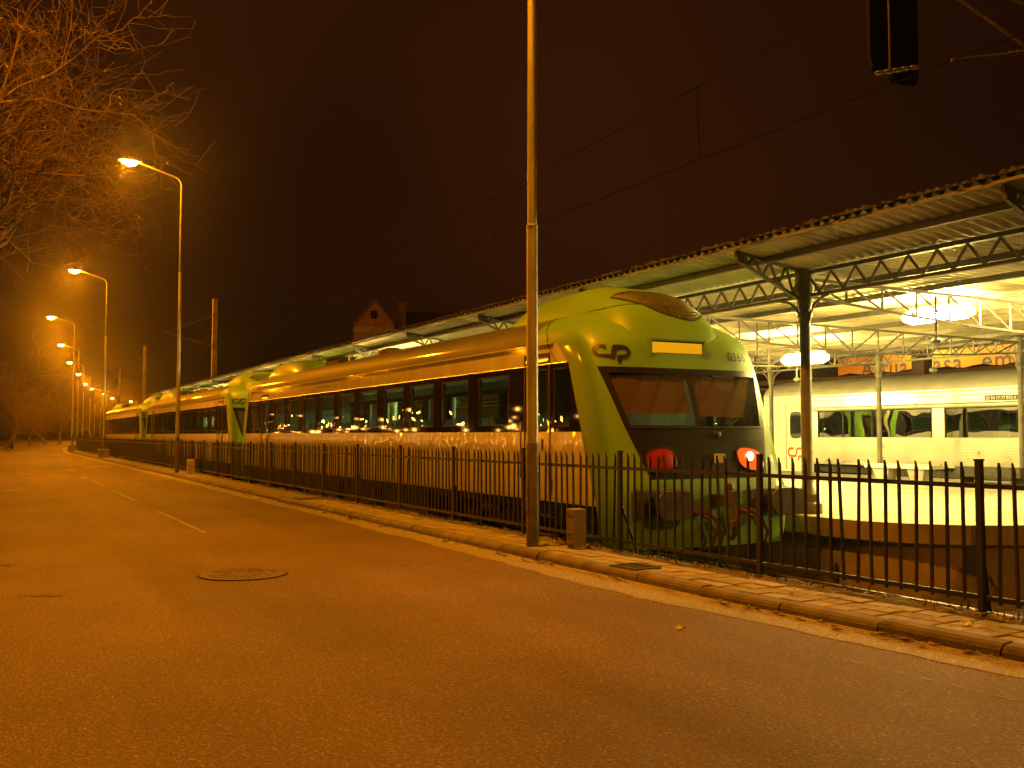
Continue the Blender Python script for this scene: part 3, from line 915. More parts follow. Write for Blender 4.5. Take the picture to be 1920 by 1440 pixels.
def make_side(root, s):
    """s=-1 the side towards the road, +1 the platform side"""
    def X(z, o_=0): return s*(Wd(z)+o_)
    def yend(z, e): return yb(z) if e < 0 else -yb(z)
    lo_ = MB()
    zz = [ZSK, 1.05, 1.3, 1.45, 1.56]
    ys = np.linspace(0, 1, 30)
    rows = []
    for z in zz:
        a, c = yend(z, -1), yend(z, 1)
        rows.append([(X(z), a+(c-a)*t, z) for t in ys])
    lo_.grid(rows)
    lo_.build('lower_side', M['white'], root, True)
    # rolled sill moulding that catches the lamps
    rows = []
    for (z, o_) in [(1.56, .0), (1.64, .004), (1.72, .008), (1.80, .010), (1.88, .008), (1.94, .005), (1.98, .002), (2.012, .0)]:
        a, c = yend(z, -1), yend(z, 1)
        rows.append([(X(z, o_), a+(c-a)*t, z) for t in np.linspace(0, 1, 60)])
    MB().grid(rows).build('sill_panel', M['wavy'], root, True)
    rows = []
    for z in [ZWT, 3.15, 3.25, ZG]:
        a, c = yend(z, -1), yend(z, 1)
        rows.append([(X(z), a+(c-a)*t, z) for t in ys])
    upo = MB().grid(rows).build('upper_side', M['white'], root, True)
    # gutter
    MB().bar((X(ZG, .012), -9.9, ZG+.008), (X(ZG, .012), 9.9, ZG+.008), .03, .022).build('gutter', M['white'], root)
    MB().bar((X(ZWT, .006), yend(ZWT, -1), ZWT), (X(ZWT, .006), yend(ZWT, 1), ZWT), .016, .014).build('window_trim', M['chrome'], root)
    # band with openings
    bd = MB()
    zl = [2.012, 2.02]
    def quad(y0, y1, z0, z1, e0=None, e1=None):
        ya0 = yend(z0, -1) if e0 else y0; yb0 = yend(z0, 1) if e1 else y1
        ya1 = yend(z1, -1) if e0 else y0; yb1 = yend(z1, 1) if e1 else y1
        bd.add([(X(z0), ya0, z0), (X(z0), yb0, z0), (X(z1), yb1, z1), (X(z1), ya1, z1)], [(0,1,2,3)])
    H = sorted(HOLES)
    prev = None
    for i, (y0, y1, z0, z1) in enumerate(H):
        if prev is None: quad(0, y0, 2.012, ZWT, True, False)
        else: quad(prev, y0, 2.012, ZWT)
        quad(y0, y1, 2.012, z0); quad(y0, y1, z1, ZWT)
        prev = y1
    quad(prev, 0, 2.012, ZWT, False, True)
    band = bd.build('window_band', M['band'], root)
    for (y0, y1, z0, z1) in H:
        w_ = MB().add([(X(z0, -.008), y0, z0), (X(z0, -.008), y1, z0), (X(z1, -.008), y1, z1), (X(z1, -.008), y0, z1)], [(0,1,2,3)])
        w_.build('window', M['sideglass'], band)
        rv = MB()  # reveal
        t_ = .03
        xi = X(z0, -.06)
        xo = X(z0, -.004)
        rv.box(min(xi,xo), max(xi,xo), y0-.0, y0+.02, z0, z1); rv.box(min(xi,xo), max(xi,xo), y1-.02, y1, z0, z1)
        rv.box(min(xi,xo), max(xi,xo), y0+.02, y1-.02, z0, z0+.02); rv.box(min(xi,xo), max(xi,xo), y0+.02, y1-.02, z1-.02, z1)
        rv.build('window_frame', M['black'], band)
    for (y0, y1) in DOORS:
        d = MB()
        xo, xi = X(2.0, .014), X(2.0, -.004)
        a, c = min(xo, xi), max(xo, xi)
        d.box(a, c, y0, y0+.035, 1.0, 3.22); d.box(a, c, y1-.035, y1, 1.0, 3.22); d.box(a, c, y0+.035, y1-.035, 3.185, 3.22)
        dr = d.build('door_frame', M['black'], root)
        MB().box(a, c, y0+.05, y1-.05, 3.09, 3.13).build('door_hood', M['chrome'], dr)
        for yh in (y0-.05, y1+.05):
            hx = X(2.0, .05)
            MB().tube([(X(2.0, 0), yh, 2.18), (hx, yh, 2.15), (hx, yh, 1.30), (X(1.6, 0), yh, 1.27)], .014, 6).build('handrail', M['chrome'], dr, True)
        MB().box(a, c, y0+.2, y0+.26, 1.75, 1.90).build('door_handle', M['black'], dr)
        st = MB()
        for zq in (.42, .72):
            st.box(min(s*1.30, s*1.50), max(s*1.30, s*1.50), y0+.05, y1-.05, zq, zq+.03)
        st.build('door_steps', M['under'], dr)
    # small lettering row and plates on the upper band
    for k, (yq, wq) in enumerate([(-.2, .10), (.6, 1.1)]):
        pass
    return upo

def make_railcar():
    root = empty('railcar')
    # roof between the two noses
    zr = [z for z in LV if z >= ZG]
    cs = [(-Wd(z), z) for z in zr] + [(0, ZC-.001)] + [(Wd(z), z) for z in zr[::-1]]
    ysr = np.linspace(YEND, -YEND, 20)
    rf = MB().grid([[(x, y, z) for (x, z) in cs] for y in ysr]).build('roof', M['roofgrey'], root, True)
    # roof fittings
    v = MB().cbox(-.95, -.45, 2.6, 3.7, 3.7, 4.02, .03); v.box(-.98, -.42, 2.55, 3.75, 4.02, 4.05); v.box(-.78, -.62, 3.0, 3.2, 4.05, 4.12)
    v.build('exhaust_box', M['under'], rf)
    MB().lathe([(.34, 3.80), (.34, 3.92), (.30, 3.98), (.15, 4.03), (.01, 4.04)], 20, (-.55, -.4, .02)).build('roof_vent', M['roofgrey'], rf, True, 40)
    MB().tube([(-.85, 1.9, 3.7), (-.85, 1.9, 3.98), (-.75, 1.95, 4.02)], .03, 6).build('vent_pipe', M['chrome'], rf)
    # front end and rear end
    before = set(root.children)
    make_nose(root, True, None)
    ends = [c for c in root.children if c not in before]
    for c in ends:
        d = copy_tree(c, root); d.rotation_euler = (0, 0, math.pi) if d.rotation_euler.z == 0 else d.rotation_euler
    for s in (-1, 1): make_side(root, s)
    # interior
    MB().box(-1.42, 1.42, -9.6, 9.6, 1.10, 1.16).build('floor', M['interior'], root)
    MB().box(-1.30, 1.30, -9.6, 9.6, 3.20, 3.23).build('ceiling', M['interior'], root)
    MB().box(-1.40, .35, 5.4, 5.45, 1.16, 3.2).build('saloon_partition', M['interior'], root)
    for yq in (-8.75,):
        MB().box(-1.38, .30, yq, yq+.05, 1.16, 3.2).build('saloon_partition', M['interior'], root)
    sm = MB()
    sm.cbox(-.45, .45, -.22, .22, .0, .42, .04)
    P = []
    for (z, y0, y1) in [(.42, .10, .24), (.7, .16, .29), (1.0, .22, .33), (1.12, .26, .33)]:
        P.append([(-.45, y0, z), (.45, y0, z), (.45, y1, z), (-.45, y1, z)])
    sm.grid(P, True); n0 = len(sm.v); sm.f.append((n0-4, n0-3, n0-2, n0-1))
    seat_mesh = sm.mesh('seat', M['seat'])
    for k in range(8):
        for s in (-1, 1):
            o = add_obj('seat', seat_mesh, root); o.location = (s*.9, -7.6+k*1.58, 1.16)
    MB().cbox(-1.40, -.9, 5.7, 7.3, 1.16, 2.32, .02).build('luggage_counter', M['counter'], root)
    # underframe, equipment boxes, bogies
    MB().box(-1.30, 1.30, -10.6, 10.6, .80, 1.10).build('underframe', M['under'], root)
    for (y0, y1) in [(-4.6, -2.2), (-1.6, .6), (1.2, 4.3)]:
        MB().cbox(-1.38, 1.38, y0, y1, .35, .82, .03).build('equipment_box', M['under'], root)
    wm = MB().lathe([(.06,-.07),(.43,-.07),(.43,-.03),(.40,-.02),(.40,.05),(.15,.06),(.06,.09)], 24)
    wheel_mesh = wm.mesh('wheel', M['wheel'])
    for yb_ in (-7.6, 7.6):
        bg_ = MB()
        for s in (-1, 1):
            bg_.box(s*1.05-.06, s*1.05+.06, yb_-1.6, yb_+1.6, .42, .62)
            for d in (-1.1, 1.1): bg_.cbox(s*1.08-.10, s*1.08+.10, yb_+d-.16, yb_+d+.16, .28, .60, .03)
        bg_.box(-1.0, 1.0, yb_-.3, yb_+.3, .40, .70)
        bo = bg_.build('bogie', M['under'], root)
        for s in (-1, 1):
            for d in (-1.1, 1.1):
                o = add_obj('wheel', wheel_mesh, bo); o.location = (s*.86, yb_+d, .42); o.rotation_euler = (0, R(90), 0)
    # emblem on each end
    for rz in (0, math.pi):
        l, r_ = stroke(logo_path(), .25)
        H_ = .235
        b_ = ribbon(l, r_, lambda p: on_nose(-1.21+p.x*H_*1.08, 3.16+p.y*H_*.85))
        o = b_.build('emblem', M['logo'], root); o.rotation_euler = (0, 0, rz)
    return root

car1 = make_railcar()
car1.location = (CX, CARC, RAILZ)
tag(car1, 'front railcar of the green and white train, lit amber display and number 0366', 'railcar', 'railcars coupled at the station')
car2 = copy_tree(car1); car2.location = (CX, CARC+24.2, RAILZ)
tag(car2, 'middle railcar of the coupled green and white train', 'railcar', 'railcars coupled at the station')
car3 = copy_tree(car1); car3.location = (CX, CARC+48.4, RAILZ)
tag(car3, 'farthest railcar of the coupled green and white train', 'railcar', 'railcars coupled at the station')
# number only readable on the front car
text_mesh('0366', .185, lambda x, y: on_nose(.84+x*.95, 3.09+y), 'number', M['logo'], car1, 1.12)
# lettering line, inventory plate on the side of the front car
sx = -Wd(3.2)-.004
for (y0, y1, z) in [(-.35, .55, 3.2), (.75, 1.75, 3.2), (2.9, 3.5, 3.2)]:
    pass
text_mesh('Unidade Simples Diesel', .10, lambda x, y: (-Wd(3.2)-.004, 2.55-x*1.3, 3.17+y), 'side_lettering', M['logo'], car1)
pl = MB().box(-1.494-.006, -1.494, 2.95, 3.15, 3.08, 3.32).build('inventory_plate', M['logo'], car1)
pl2 = MB().box(-1.497-.006, -1.497, 2.95, 3.15, 1.55, 1.75).build('inventory_plate', M['logo'], car1)

# track under the train
def track(x, y0, y1, name, label):
    t = empty(name, (x, y0, -.74), 0, label, 'track')
    for s in (-1, 1):
        MB().box(s*.87-.035, s*.87+.035, 0, y1-y0, .11, .27).build('rail', M['rail'], t)
    sm_ = MB().cbox(-1.3, 1.3, -.12, .12, 0, .11, .02).mesh('sleeper', M['sleeper'])
    for k in range(int((y1-y0)/.6)):
        if k > 150: break
        o = add_obj('sleeper', sm_, t); o.location = (0, .3+k*.6, 0)
    return t
track(CX, 6.5, 96, 'railway_track', 'railway track under the green and white train behind the fence')
bs = MB().box(7.9, 10.1, 6.6, 6.8, -.74, .2)

# ================================================================== platform
ZP = 0.29
XE, XF = 10.78, 23.2
def platform_outline():
    pts = []
    # rounded near end
    rr = 2.1
    y_end = 8.6
    for k in range(13):
        a = R(180)+R(90)*k/12
        pts.append((XE+rr+rr*math.cos(a), y_end+rr+rr*math.sin(a)))
    for k in range(13):
        a = R(270)+R(90)*k/12
        pts.append((XF-rr+rr*math.cos(a), y_end+rr+rr*math.sin(a)))
    pts.append((XF, 110)); pts.append((XE, 110))
    return pts
po_ = platform_outline()
def inset(pts, d):
    c = Vector((sum(p[0] for p in pts)/len(pts), sum(p[1] for p in pts)/len(pts)))
    out = []
    n = len(pts)
    for i, p in enumerate(pts):
        a = Vector(pts[i-1]); b_ = Vector(p); c_ = Vector(pts[(i+1) % n])
        t = ((b_-a).normalized()+(c_-b_).normalized()).normalized()
        out.append((p[0]-t.y*d, p[1]+t.x*d))
    return out
n = len(po_)
in1 = inset(po_, .45); in0 = inset(po_, .12)
plat = MB(); plat.add([(x, y, ZP) for (x, y) in in1], [tuple(range(n))])
plo = tag(plat.build('platform', M['platform']), kind='structure')
cpb = MB()
cpb.v = [(x, y, ZP+.004) for (x, y) in in1] + [(x, y, ZP+.004) for (x, y) in po_] + [(x, y, ZP-.26) for (x, y) in po_] + [(x, y, ZP-.26) for (x, y) in in0]
for i in range(n):
    j = (i+1) % n
    cpb.f += [(i, n+i, n+j, j)]
cpf = MB(); cpf.v = list(cpb.v)
for i in range(n):
    j = (i+1) % n
    cpf.f += [(n+i, 2*n+i, 2*n+j, n+j), (2*n+i, 3*n+i, 3*n+j, 2*n+j)]
cpf.build('coping_face', M['stain'], plo)
cpb.build('platform_coping', M['edge'], plo)
wl = MB()
wl.v = [(x, y, ZP-.25) for (x, y) in in0] + [(x, y, -.95) for (x, y) in in0]
for i in range(n):
    j = (i+1) % n
    wl.f.append((i, n+i, n+j, j))
wl.build('platform_wall', M['stain'], plo)
# paving joint line parallel to the edge
MB().box(XE+.95, XE+1.0, 11, 60, ZP, ZP+.004).build('safety_line', M['edge'], plo)

# ================================================================== canopy
canopy = empty('platform_canopy', (16.8, 11.57, ZP), 0, 'long station canopy of corrugated sheets on steel columns above the platform', 'canopy')
cinv = Vector((-16.8, -11.57, -ZP))
def cl(b_):     # world to canopy-local
    b_.v = [(x+cinv.x, y+cinv.y, z+cinv.z) for (x, y, z) in b_.v]
    return b_
XC, XA, XB, XR = 9.74, 11.15, 22.5, 25.2
ZE, ZA, ZB, ZR = 4.30, 4.08, 3.94, 4.12
SP, Y0 = 4.45, 11.57
NY0, NY1 = -2, 15
def roof_z(x):
    return float(np.interp(x, [XC, XA, XB, XR], [ZE, ZA, ZB, ZR]))
# columns
for row, X_ in enumerate((XA, XB)):
    for k in range(NY0, NY1):
        y = Y0+k*SP
        ztop = roof_z(X_)-.02
        r0 = .085 if row == 0 else .07
        if k < 0:
            cl(MB().box(X_-.3, X_+.3, y-.3, y+.3, -.94, ZP-.001)).build('column_footing', M['concrete'], canopy)
        o = cl(MB().lathe([(.22,0),(.22,.16),(.17,.19),(.17,.30),(.12,.36),(r0,.42),(r0,ztop-ZP-.75),(r0+.03,ztop-ZP-.74),(r0+.03,ztop-ZP-.68),(r0+.005,ztop-ZP-.66),(r0+.06,ztop-ZP-.34),(r0+.06,ztop-ZP)], 14, (X_, y, ZP))).build('column', M['steel'], canopy, True, 35)
        if row == 0:
            pass
# longitudinal lattice girders along each column row
for row, X_ in enumerate((XA, XB)):
    zt = roof_z(X_)-.05
    dp_ = .36 if row == 0 else .30
    for k in range(NY0, NY1-1):
        y0, y1 = Y0+k*SP+.09, Y0+(k+1)*SP-.09
        gd = MB()
        gd.box(X_-.05, X_+.05, y0, y1, zt-.06, zt); gd.box(X_-.045, X_+.045, y0, y1, zt-dp_-.05, zt-dp_)
        nd = 9
        for q in range(nd):
            ya, yc_ = y0+(y1-y0)*q/nd, y0+(y1-y0)*(q+1)/nd
            ym = .5*(ya+yc_)
            gd.bar((X_, ya, zt-.06), (X_, ym, zt-dp_), .03, .03); gd.bar((X_, ym, zt-dp_), (X_, yc_, zt-.06), .03, .03)
        # curved knee braces
        for (yc0, sg) in ((y0, 1), (y1, -1)):
            pts = [(X_, yc0, zt-dp_-.45)]
            for w in range(1, 5):
                a = R(90)*w/4
                pts.append((X_, yc0+sg*.42*(1-math.cos(a)), zt-dp_-.45+.40*math.sin(a)))
            gd.tube(pts, .022, 5)
        cl(gd).build('girder', M['steel'], canopy)
# transverse trusses and cantilever brackets at each column line
for k in range(NY0, NY1):
    y = Y0+k*SP
    br = MB()
    p0, p1 = (XC+.06, y, roof_z(XC)-.07), (XA-.05, y, roof_z(XA)-.05)
    q0, q1 = (XC+.10, y, roof_z(XC)-.20), (XA-.07, y, roof_z(XA)-.50)
    br.bar(p0, p1, .05, .05); br.bar(q0, q1, .05, .045); br.bar(p0, q0, .05, .05)
    nn = 4
    for i in range(nn):
        a = Vector(p0).lerp(Vector(p1), i/nn); b_ = Vector(q0).lerp(Vector(q1), (i+.5)/nn); c = Vector(p0).lerp(Vector(p1), (i+1)/nn)
        br.bar(a, b_, .03, .03); br.bar(b_, c, .03, .03)
    br.add([(XC+.06,y-.02,roof_z(XC)-.05),(XC+.28,y-.02,roof_z(XC)-.09),(XC+.22,y-.02,roof_z(XC)-.27),(XC+.08,y-.02,roof_z(XC)-.2),
            (XC+.06,y+.02,roof_z(XC)-.05),(XC+.28,y+.02,roof_z(XC)-.09),(XC+.22,y+.02,roof_z(XC)-.27),(XC+.08,y+.02,roof_z(XC)-.2)],
           [(0,1,2,3),(7,6,5,4),(0,4,5,1),(1,5,6,2),(2,6,7,3),(3,7,4,0)])
    cl(br).build('bracket', M['steel'], canopy)
    # main truss: fish-bellied, with king rods
    tr = MB()
    xs = np.linspace(XA+.09, XB-.09, 15)
    top = [(x, y, roof_z(x)-.16) for x in xs]
    bot = [(x, y, roof_z(x)-.42-.26*math.sin(math.pi*(x-XA)/(XB-XA))) for x in xs]
    for i in range(14):
        tr.bar(top[i], top[i+1], .05, .05); tr.bar(bot[i], bot[i+1], .04, .04)
        tr.bar(top[i], bot[i], .028, .028)
        if i < 7: tr.bar(top[i], bot[i+1], .028, .028)
        else: tr.bar(bot[i], top[i+1], .028, .028)
    cl(tr).build('truss', M['steel'], canopy)
    for x in (14.1, 19.4):
        rb = MB()
        rb.tube([(x, y, roof_z(x)-.2), (x, y, roof_z(x)-.95)], .022, 5)
        rb.lathe([(.03,-.04),(.09,0),(.09,.05),(.03,.09)], 8, (x, y, roof_z(x)-1.0))
        cl(rb).build('hanger_rod', M['steel'], canopy)
# purlins
for x in (10.35, 12.55, 14.05, 15.8, 17.65, 19.8, 21.4, 24.4):
    cl(MB().box(x-.04, x+.04, Y0+NY0*SP, Y0+(NY1-1)*SP, roof_z(x)-.11, roof_z(x)-.015)).build('purlin', M['steel'], canopy)
# corrugated sheets
def corr_sheet(x0, x1, wl=1.08, waves=6):
    b_ = MB()
    nseg = waves*6
    xs = [x0, x1]
    rows = []
    for i in range(nseg+1):
        y = wl*i/nseg
        dz = .034*math.sin(2*math.pi*waves*i/nseg)
        rows.append([(x, y, roof_z(x)+.012+dz) for x in xs])
    b_.grid(rows)
    b_.v = [(x+cinv.x, y, z+cinv.z) for (x, y, z) in b_.v]
    return b_
sheets = [corr_sheet(XC, XA).mesh('roof_sheet', M['sheet'], True), corr_sheet(XA, XB).mesh('roof_sheet', M['sheet'], True), corr_sheet(XB, XR).mesh('roof_sheet', M['sheet'], True)]
yst = Y0+NY0*SP-.5
ns = int(((NY1-1-NY0)*SP+1)/1.08)
for k in range(ns):
    for q in range(3):
        o = add_obj('roof_sheet', sheets[q], canopy)
        o.location = (0, yst+k*1.08+cinv.y, .004*q+.002*(k % 2))
# ragged tiled edge above the fascia
random.seed(21)
ed = MB()
ye = yst
while ye < yst+ns*1.08:
    w = random.uniform(.10, .16)
    for rr_ in range(2):
        dx = random.uniform(-.03, .03)+rr_*.16
        h = random.uniform(.02, .06)+.035*rr_
        ed.add([(XC-.06+dx, ye, ZE+.035), (XC-.06+dx, ye+w*.5, ZE+.04+h), (XC-.06+dx, ye+w, ZE+.035),
                (XC+.30+dx, ye, ZE+.035), (XC+.30+dx, ye+w*.5, ZE+.04+h), (XC+.30+dx, ye+w, ZE+.035)],
               [(0,1,2),(5,4,3),(0,3,4,1),(1,4,5,2)])
    ye += w
tag(cl(ed).build('edge_capping', M['rooftop'], canopy), kind='stuff')
cl(MB().box(XC-.02, XC+.02, yst, yst+ns*1.08, ZE-.05, ZE-.012)).build('edge_trim', M['steel'], canopy)
cl(MB().add([(XC-.05, yst, ZE+.055), (XA, yst, ZA+.05), (XB, yst, ZB+.05), (XR, yst, ZR+.05),
             (XC-.05, yst+ns*1.08, ZE+.055), (XA, yst+ns*1.08, ZA+.05), (XB, yst+ns*1.08, ZB+.05), (XR, yst+ns*1.08, ZR+.05)],
            [(0,1,5,4),(1,2,6,5),(2,3,7,6)])).build('roof_skin', M['rooftop'], canopy)

# hanging lamps
def make_tube_lamp():
    t = empty('platform_lamp')
    MB().tube([(0,0,.08),(0,0,.48)], .012, 6).build('hanger', M['steel'], t)
    MB().cbox(-.045, .045, -.66, .66, .05, .10, .02).build('tray', M['lampbody'], t)
    d = MB(); P = []
    for (yy_, s) in [(-.70,.1),(-.67,.7),(-.55,1),(.55,1),(.67,.7),(.70,.1)]:
        row = []
        for k in range(12):
            a = 2*math.pi*k/12
            row.append((.21*s*math.cos(a), yy_, -.08+.13*s*math.sin(a)))
        P.append(row)
    d.grid(P, True); d.build('diffuser', M['tube'], t, True)
    return t
tl = make_tube_lamp()
pl_pos = [(15.03, 12.3, 3.74, 'large glaring platform lamp at upper right under the canopy'),
          (17.9, 18.6, 3.46, 'glaring platform lamp partly hidden by the near canopy column'),
          (15.0, 20.6, 3.6, 'platform lamp hidden behind the nose of the front railcar'),
          (18.2, 9.6, 3.55, 'platform lamp over the far platform edge just right of the picture'),
          (18.2, 27.5, 3.5, 'platform lamp near the silver carriage door, hidden by the train')]
for q, nm in enumerate(['first', 'second', 'third', 'fourth', 'fifth', 'sixth', 'seventh']):
    pl_pos.append((12.0, 27.0+6.6*q, 3.30, f'{nm} of the platform lamps in the row hidden behind the train'))
for i, (x, y, z, lb) in enumerate(pl_pos):
    o = tl if i == 0 else copy_tree(tl)
    o.location = (x, y, z)
    tag(o, lb, 'lamp', 'platform lamps under the canopy')

# benches
def concrete_bench(loc, rz, label):
    t = empty('bench', loc, rz, label, 'bench')
    MB().cbox(-.24, .24, -1.05, 1.05, .36, .46, .015).build('seat', M['edge'], t)
    for s in (-1, 1):
        q = MB()
        q.add([(-.16,s*.55-.15,0),(.16,s*.55-.15,0),(.16,s*.55+.15,0),(-.16,s*.55+.15,0),(-.20,s*.55-.28,.36),(.20,s*.55-.28,.36),(.20,s*.55+.28,.36),(-.20,s*.55+.28,.36)],
              [(0,3,2,1),(4,5,6,7),(0,1,5,4),(1,2,6,5),(2,3,7,6),(3,0,4,7)])
        q.build('leg', M['concrete'], t)
concrete_bench((20.6, 18.0, ZP), 0, 'pale concrete bench with two tapered legs on the platform')
t = empty('bench', (21.6, 16.2, ZP), 0, 'low dark bench on the platform at the right', 'bench')
MB().cbox(-.22, .22, -.9, .9, .18, .42, .02).build('seat', M['under'], t)
for s in (-1, 1): MB().box(-.18, .18, s*.7-.06, s*.7+.06, 0, .18).build('leg', M['under'], t)

# ================================================================== silver carriage
SXL = 24.3
def make_carriage():
    t = empty('silver_carriage', (SXL+1.45, 15.4, RAILZ), 0, 'corrugated silver passenger carriage standing across the platform', 'railway carriage')
    Y0_, Y1_ = -12.2, 11.9      # local ends; world 3.2 .. 27.3
    hw = 1.45
    YD0, YD1 = 9.55, 11.25      # door at the far end
    for s in (-1, 1):
        lo_ = MB(); rows = []
        z = 1.08; k = 0
        zs_ = []
        while z < 1.86:
            zs_ += [(z, 0), (z+.010, .012), (z+.026, .012), (z+.036, 0)]
            z += .043
        for (z, o_) in zs_: rows.append([(s*(hw+o_), Y0_+.1, z), (s*(hw+o_), YD0, z)])
        lo_.grid(rows); lo_.build('corrugated_side', M['stainless'], t)
        MB().box(s*hw-.03, s*hw+.03, Y0_+.1, YD0, 1.02, 1.08).build('sole_bar', M['silverroof'], t)
        # upper board
        rows = []
        for (z, o_) in [(2.74, .0), (2.78, .02), (2.84, .025), (2.88, .0), (3.08, 0), (3.10, .015), (3.2, .015), (3.22, 0)]:
            rows.append([(s*(hw+o_), Y0_+.1, z), (s*(hw+o_), YD0, z)])
        MB().grid(rows).build('letter_board', M['stainless'], t)
        # window belt: pillars and panes
        bo = empty('window_belt'); bo.parent = t
        wins = []
        y = YD0-.25
        widths = [4.55, 2.6, 2.6, 2.6, 2.6, 2.6]
        ws = []
        for wd in widths:
            ws.append((y-wd, y)); y -= wd+.42
        ws = [w for w in ws if w[0] > Y0_+.3]
        xx = s*hw
        prev = YD0
        for (a, c) in ws:
            MB().add([(xx,c,1.86),(xx,prev,1.86),(xx,prev,2.74),(xx,c,2.74)], [(0,1,2,3)]).build('pillar', M['stainless'], bo)
            prev = a
        MB().add([(xx,Y0_+.1,1.86),(xx,prev,1.86),(xx,prev,2.74),(xx,Y0_+.1,2.74)], [(0,1,2,3)]).build('pillar', M['stainless'], bo)
        for (a, c) in ws:
            w_ = MB(); nq = 24
            w_.grid([[(s*(hw-.02), a+(c-a)*i/nq, 1.88), (s*(hw-.02), a+(c-a)*i/nq, 2.72)] for i in range(nq+1)])
            wo = w_.build('window', M['silverglass'], bo)
            fr_ = MB()
            fx0, fx1 = sorted((s*(hw-.03), s*(hw+.01)))
            fr_.box(fx0, fx1, a, c, 1.858, 1.885); fr_.box(fx0, fx1, a, c, 2.715, 2.742)
            fr_.box(fx0, fx1, a, a+.03, 1.885, 2.715); fr_.box(fx0, fx1, c-.03, c, 1.885, 2.715)
            if c-a > 3:
                for yq in (c-1.1, c-2.3): fr_.box(fx0, fx1, yq-.025, yq+.025, 1.885, 2.715)
            fr_.build('window_frame', M['under'], wo)
    # end vestibule with door
        MB().box(min(s*1.40, s*1.43), max(s*1.40, s*1.43), YD0, Y1_, .72, 3.22).build('vestibule', M['doorwhite'], t)
        x0, x1 = sorted((s*1.43, s*1.455))
        dr = MB().box(x0, x1, YD0+.32, YD0+1.22, .80, 3.02).build('door', M['doorwhite'], t)
        w_ = MB(); P = []
        for k in range(24):
            a = 2*math.pi*k/24
            c, sn = math.cos(a), math.sin(a)
            P.append((s*1.459, YD0+.77+.26*math.copysign(abs(c)**.5, c), 2.30+.44*math.copysign(abs(sn)**.4, sn)))
        w_.add(P, [tuple(range(24))]); w_.build('door_window', M['carglass'], dr)
        MB().tube(P+[P[0]], .016, 4, False).build('door_seal', M['under'], dr)
        for yq in (YD0+.30, YD0+1.24): MB().box(x0, x1-.002*s if s > 0 else x1, yq-.012, yq+.012, .80, 3.02).build('door_gap', M['black'], dr)
        if s < 0:
            l, r_ = stroke(logo_path(), .205)
            b_ = MB(); b_.grid([[(-1.462, YD0+.77-p.x*.36, 1.36+p.y*.36), (-1.462, YD0+.77-q.x*.36, 1.36+q.y*.36)] for p, q in zip(l, r_)])
            b_.build('emblem', M['logored'], dr)
    # roof
    cs = [(1.45*math.cos(a), 3.22+.62*math.sin(a)**.8) for a in np.linspace(0, math.pi, 20)]
    MB().grid([[(x, y, z) for (x, z) in cs] for y in (Y0_, -4, 4, Y1_)]).build('roof', M['silverroof'], t, True)
    for x in (-1.40, 1.40):
        MB().box(x-.05, x+.05, Y0_, Y1_, 3.235, 3.275).build('gutter', M['stainless'], t)
    MB().box(-1.38, 1.38, Y0_, Y1_, 1.0, 1.05).build('floor', M['interior'], t)
    MB().box(-1.38, 1.38, Y0_, Y0_+.05, 1.05, 3.2).build('end_wall', M['stainless'], t)
    MB().box(-1.38, 1.38, Y1_-.05, Y1_, 1.05, 3.2).build('end_wall', M['stainless'], t)
    MB().box(-1.2, 1.2, Y0_+.5, Y1_-.5, .55, 1.0).build('underframe', M['under'], t)
    for yb_ in (-8.5, 8.2):
        bo = MB().box(-1.2, 1.2, yb_-1.5, yb_+1.5, .3, .75).build('bogie', M['under'], t)
        wm = MB().lathe([(.06,-.07),(.45,-.07),(.45,-.03),(.42,.05),(.06,.09)], 20).mesh('wheel', M['wheel'])
        for s in (-1, 1):
            for d in (-1.25, 1.25):
                o = add_obj('wheel', wm, bo); o.location = (s*.86, yb_+d, .45); o.rotation_euler = (0, R(90), 0)
    # number plate on the letter board
    MB().box(-1.482, -1.474, 1.9, 2.98, 2.905, 3.055).build('number_plate', M['logo'], t)
    text_mesh('50 94 17-77 012-4', .125, lambda x, y: (-1.486, 2.94-x*.98, 2.93+y), 'number', M['doorwhite'], t)
    return t
make_carriage()
track(SXL+1.45, 1.0, 60, 'railway_track', 'railway track under the silver carriage beyond the platform')

# ================================================================== far side: second canopy, hoarding, house
fc = empty('far_canopy', (33, 30, -.74), 0, 'dark roofed second canopy behind the silver carriage', 'canopy')
rows = []
for i in range(161):
    y = -22+62*i/160
    dz = .05*math.sin(i*1.6)
    rows.append([(-2.0, y, 4.70+dz), (4.0, y, 4.45+dz)])
MB().grid(rows).build('roof', M['rooftop'], fc)
MB().box(-2.02, -1.9, -22, 40, 4.46, 4.64).build('fascia', M['tile'], fc)
MB().box(-1.8, 4.0, -22, 40, 4.30, 4.32).build('ceiling', M['sheet'], fc)
for y in (-14, -4.2, 6, 18, 30): MB().box(-.3, .3, y-.3, y+.3, 0, 4.30).build('column', M['steel'], fc)
for y in (-4.2, ):
    MB().box(-2.6, -2.05, y-.28, y+.28, 4.0, 6.4).build('flue', M['tile'], fc)

